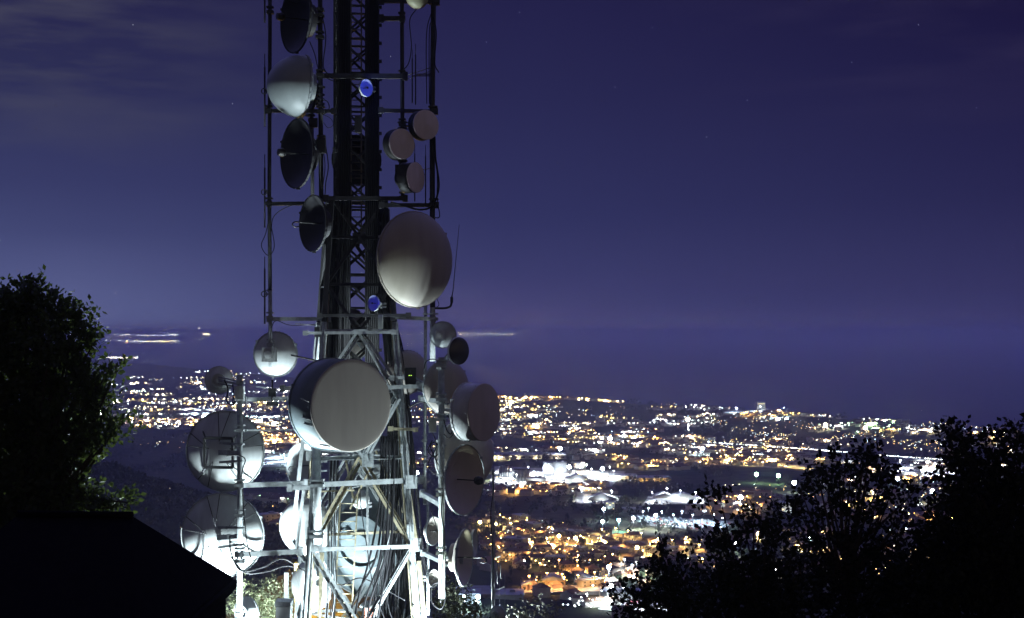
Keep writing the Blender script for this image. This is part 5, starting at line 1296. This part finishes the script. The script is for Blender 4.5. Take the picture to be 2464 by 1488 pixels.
R3 = [(2093, 1080, 14), (2080, 1098, 20), (2105, 1112, 24), (2140, 1128, 16), (2050, 1118, 18), (2020, 1112, 14), (2075, 1140, 30), (2120, 1150, 26), (2150, 1172, 20), (2030, 1150, 28), (1990, 1140, 22), (1965, 1128, 14), (1950, 1152, 24), (1990, 1180, 34), (2050, 1190, 36), (2110, 1195, 30), (1930, 1190, 26), (1915, 1215, 20), (1950, 1235, 34), (2010, 1245, 40), (2070, 1250, 34), (2120, 1238, 20), (1900, 1270, 30), (1960, 1295, 34), (2040, 1310, 44), (2110, 1300, 34), (2165, 1262, 18), (2180, 1225, 16), (2150, 1320, 36), (1990, 1360, 56), (2080, 1380, 66), (1930, 1345, 30), (2160, 1390, 60), (1950, 1420, 70), (2050, 1470, 80), (1900, 1480, 70), (2140, 1460, 70), (2205, 1180, 12), (2200, 1290, 20)]
near_tree('middle black tree with pointed top against the lit plain', 30, R3, (2040, 1330), leaf_r, .125, 46, 8, 43, trunk_r=.16)
R2 = [(1812, 1240, 12), (1832, 1248, 16), (1790, 1258, 12), (1815, 1275, 22), (1845, 1285, 22), (1780, 1300, 14), (1750, 1292, 12), (1725, 1300, 16), (1700, 1312, 12), (1740, 1325, 22), (1790, 1335, 30), (1840, 1330, 30), (1870, 1310, 24), (1720, 1360, 20), (1760, 1375, 34), (1820, 1385, 40), (1880, 1370, 40), (1700, 1400, 28), (1740, 1430, 46), (1810, 1440, 50), (1880, 1430, 50), (1690, 1470, 50), (1770, 1490, 60), (1860, 1490, 60), (1730, 1185, 5), (1700, 1200, 4), (1860, 1240, 10), (1875, 1262, 12)]
near_tree('smaller black tree left of the pointed one, with loose sprays', 27, R2, (1820, 1420), leaf_r, .12, 52, 8, 47, trunk_r=.12)
R1 = [(1600, 1325, 14), (1585, 1345, 14), (1612, 1350, 16), (1560, 1372, 8), (1600, 1385, 20), (1640, 1380, 20), (1655, 1350, 8), (1575, 1410, 20), (1530, 1418, 14), (1500, 1400, 10), (1492, 1425, 10), (1520, 1445, 20), (1560, 1450, 28), (1610, 1430, 34), (1650, 1420, 34), (1545, 1480, 34), (1600, 1480, 44), (1650, 1480, 44), (1505, 1475, 20)]
near_tree('low black sapling at the left end of the dark trees', 25, R1, (1620, 1450), leaf_r, .10, 62, 8, 53, trunk_r=.07)
DS = [(1075, 1425, 26), (1100, 1415, 20), (1060, 1450, 30), (1095, 1450, 34), (1125, 1460, 26), (1080, 1490, 44), (1120, 1492, 34), (1145, 1480, 16)]
near_tree('dark shrub between the tower foot and the right aerial mast', 47, DS, (1090, 1490), leaf_d, .11, 90, 6, 59, name='shrub', cat='shrub', trunk_r=.08)
for lb, d, cl_, b_, sd in (
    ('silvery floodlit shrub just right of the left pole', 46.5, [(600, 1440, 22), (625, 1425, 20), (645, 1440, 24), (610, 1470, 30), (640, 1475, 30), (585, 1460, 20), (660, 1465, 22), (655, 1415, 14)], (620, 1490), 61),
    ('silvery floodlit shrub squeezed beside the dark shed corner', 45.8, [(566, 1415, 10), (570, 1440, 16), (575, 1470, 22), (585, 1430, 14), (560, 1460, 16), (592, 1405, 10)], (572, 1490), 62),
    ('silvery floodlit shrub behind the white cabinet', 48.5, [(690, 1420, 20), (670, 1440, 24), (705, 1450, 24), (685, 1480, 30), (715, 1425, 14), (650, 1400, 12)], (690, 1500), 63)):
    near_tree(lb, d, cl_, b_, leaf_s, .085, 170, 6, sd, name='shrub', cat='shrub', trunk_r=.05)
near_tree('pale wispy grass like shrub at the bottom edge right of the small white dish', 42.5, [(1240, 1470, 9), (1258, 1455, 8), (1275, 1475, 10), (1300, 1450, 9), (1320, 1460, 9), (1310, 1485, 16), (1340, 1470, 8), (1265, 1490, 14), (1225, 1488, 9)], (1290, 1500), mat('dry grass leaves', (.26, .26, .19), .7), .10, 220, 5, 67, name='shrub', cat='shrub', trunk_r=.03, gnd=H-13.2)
# sodium lit bank behind the shrubs, with its lamp
bank = mat('dry grass bank', (.22, .17, .06), .95, 0, .6, .8)
bd = 78.0
prof = [(540, 1475), (580, 1462), (615, 1432), (650, 1402), (690, 1376), (730, 1360), (800, 1362), (880, 1400), (960, 1470)]
vs = []; fs = []
gb = np.random.default_rng(5)
for k in range(len(prof)*6-5):
    t_ = k/6; i_ = min(int(t_), len(prof)-2); f_ = t_-i_
    x = prof[i_][0]*(1-f_)+prof[i_+1][0]*f_; y = prof[i_][1]*(1-f_)+prof[i_+1][1]*f_
    p = P(x, y, bd); j_ = gb.normal()*.12
    vs += [(p.x*.86, bd*.86, H-15.5), (p.x*.93, bd*.93, p.z-2.0+j_), (p.x, bd, p.z+j_), (p.x*1.1, bd*1.1, p.z-3), (p.x*1.25, bd*1.25, p.z-14)]
n_ = len(vs)//5
for k in range(n_-1):
    for q in range(4): a = 5*k+q; fs.append((a, a+5, a+6, a+1))
tag(MB().add(vs, fs, True).build('earth_bank', bank, None, loc=vs[0]), kind='structure')
p = P(712, 1350, 70); bl = empty('street_lamp', (p.x, p.y, p.z-4), 'sodium street lamp hidden behind the tower leg, lighting the yellow bank', 'street lamp')
MB().tube([(0, 0, -2), (0, 0, 4)], .07, 8).build('pole', galv, bl); MB().box((0, .1, 4.05), (.3, .5, .12)).build('lamp_head', greyd, bl)
lamp('sodium_light', (0, 0, 3.9), 9000, (1, .66, .12), .15, bl)
# ------------------------------------------------------------ haze
HAZE = 1.1e-4
hm = bpy.data.materials.new('haze'); hm.use_nodes = True; t = hm.node_tree; t.nodes.clear()
pv = t.nodes.new('ShaderNodeVolumePrincipled'); pv.inputs['Color'].default_value = (.78, .82, 1, 1); pv.inputs['Density'].default_value = HAZE
pv.inputs['Anisotropy'].default_value = .6
ou = t.nodes.new('ShaderNodeOutputMaterial'); t.links.new(pv.outputs[0], ou.inputs['Volume'])
tag(MB().box((0, 140000, (H+40-62)/2), (640000, 400000, H+40+62)).build('haze', hm), kind='stuff')
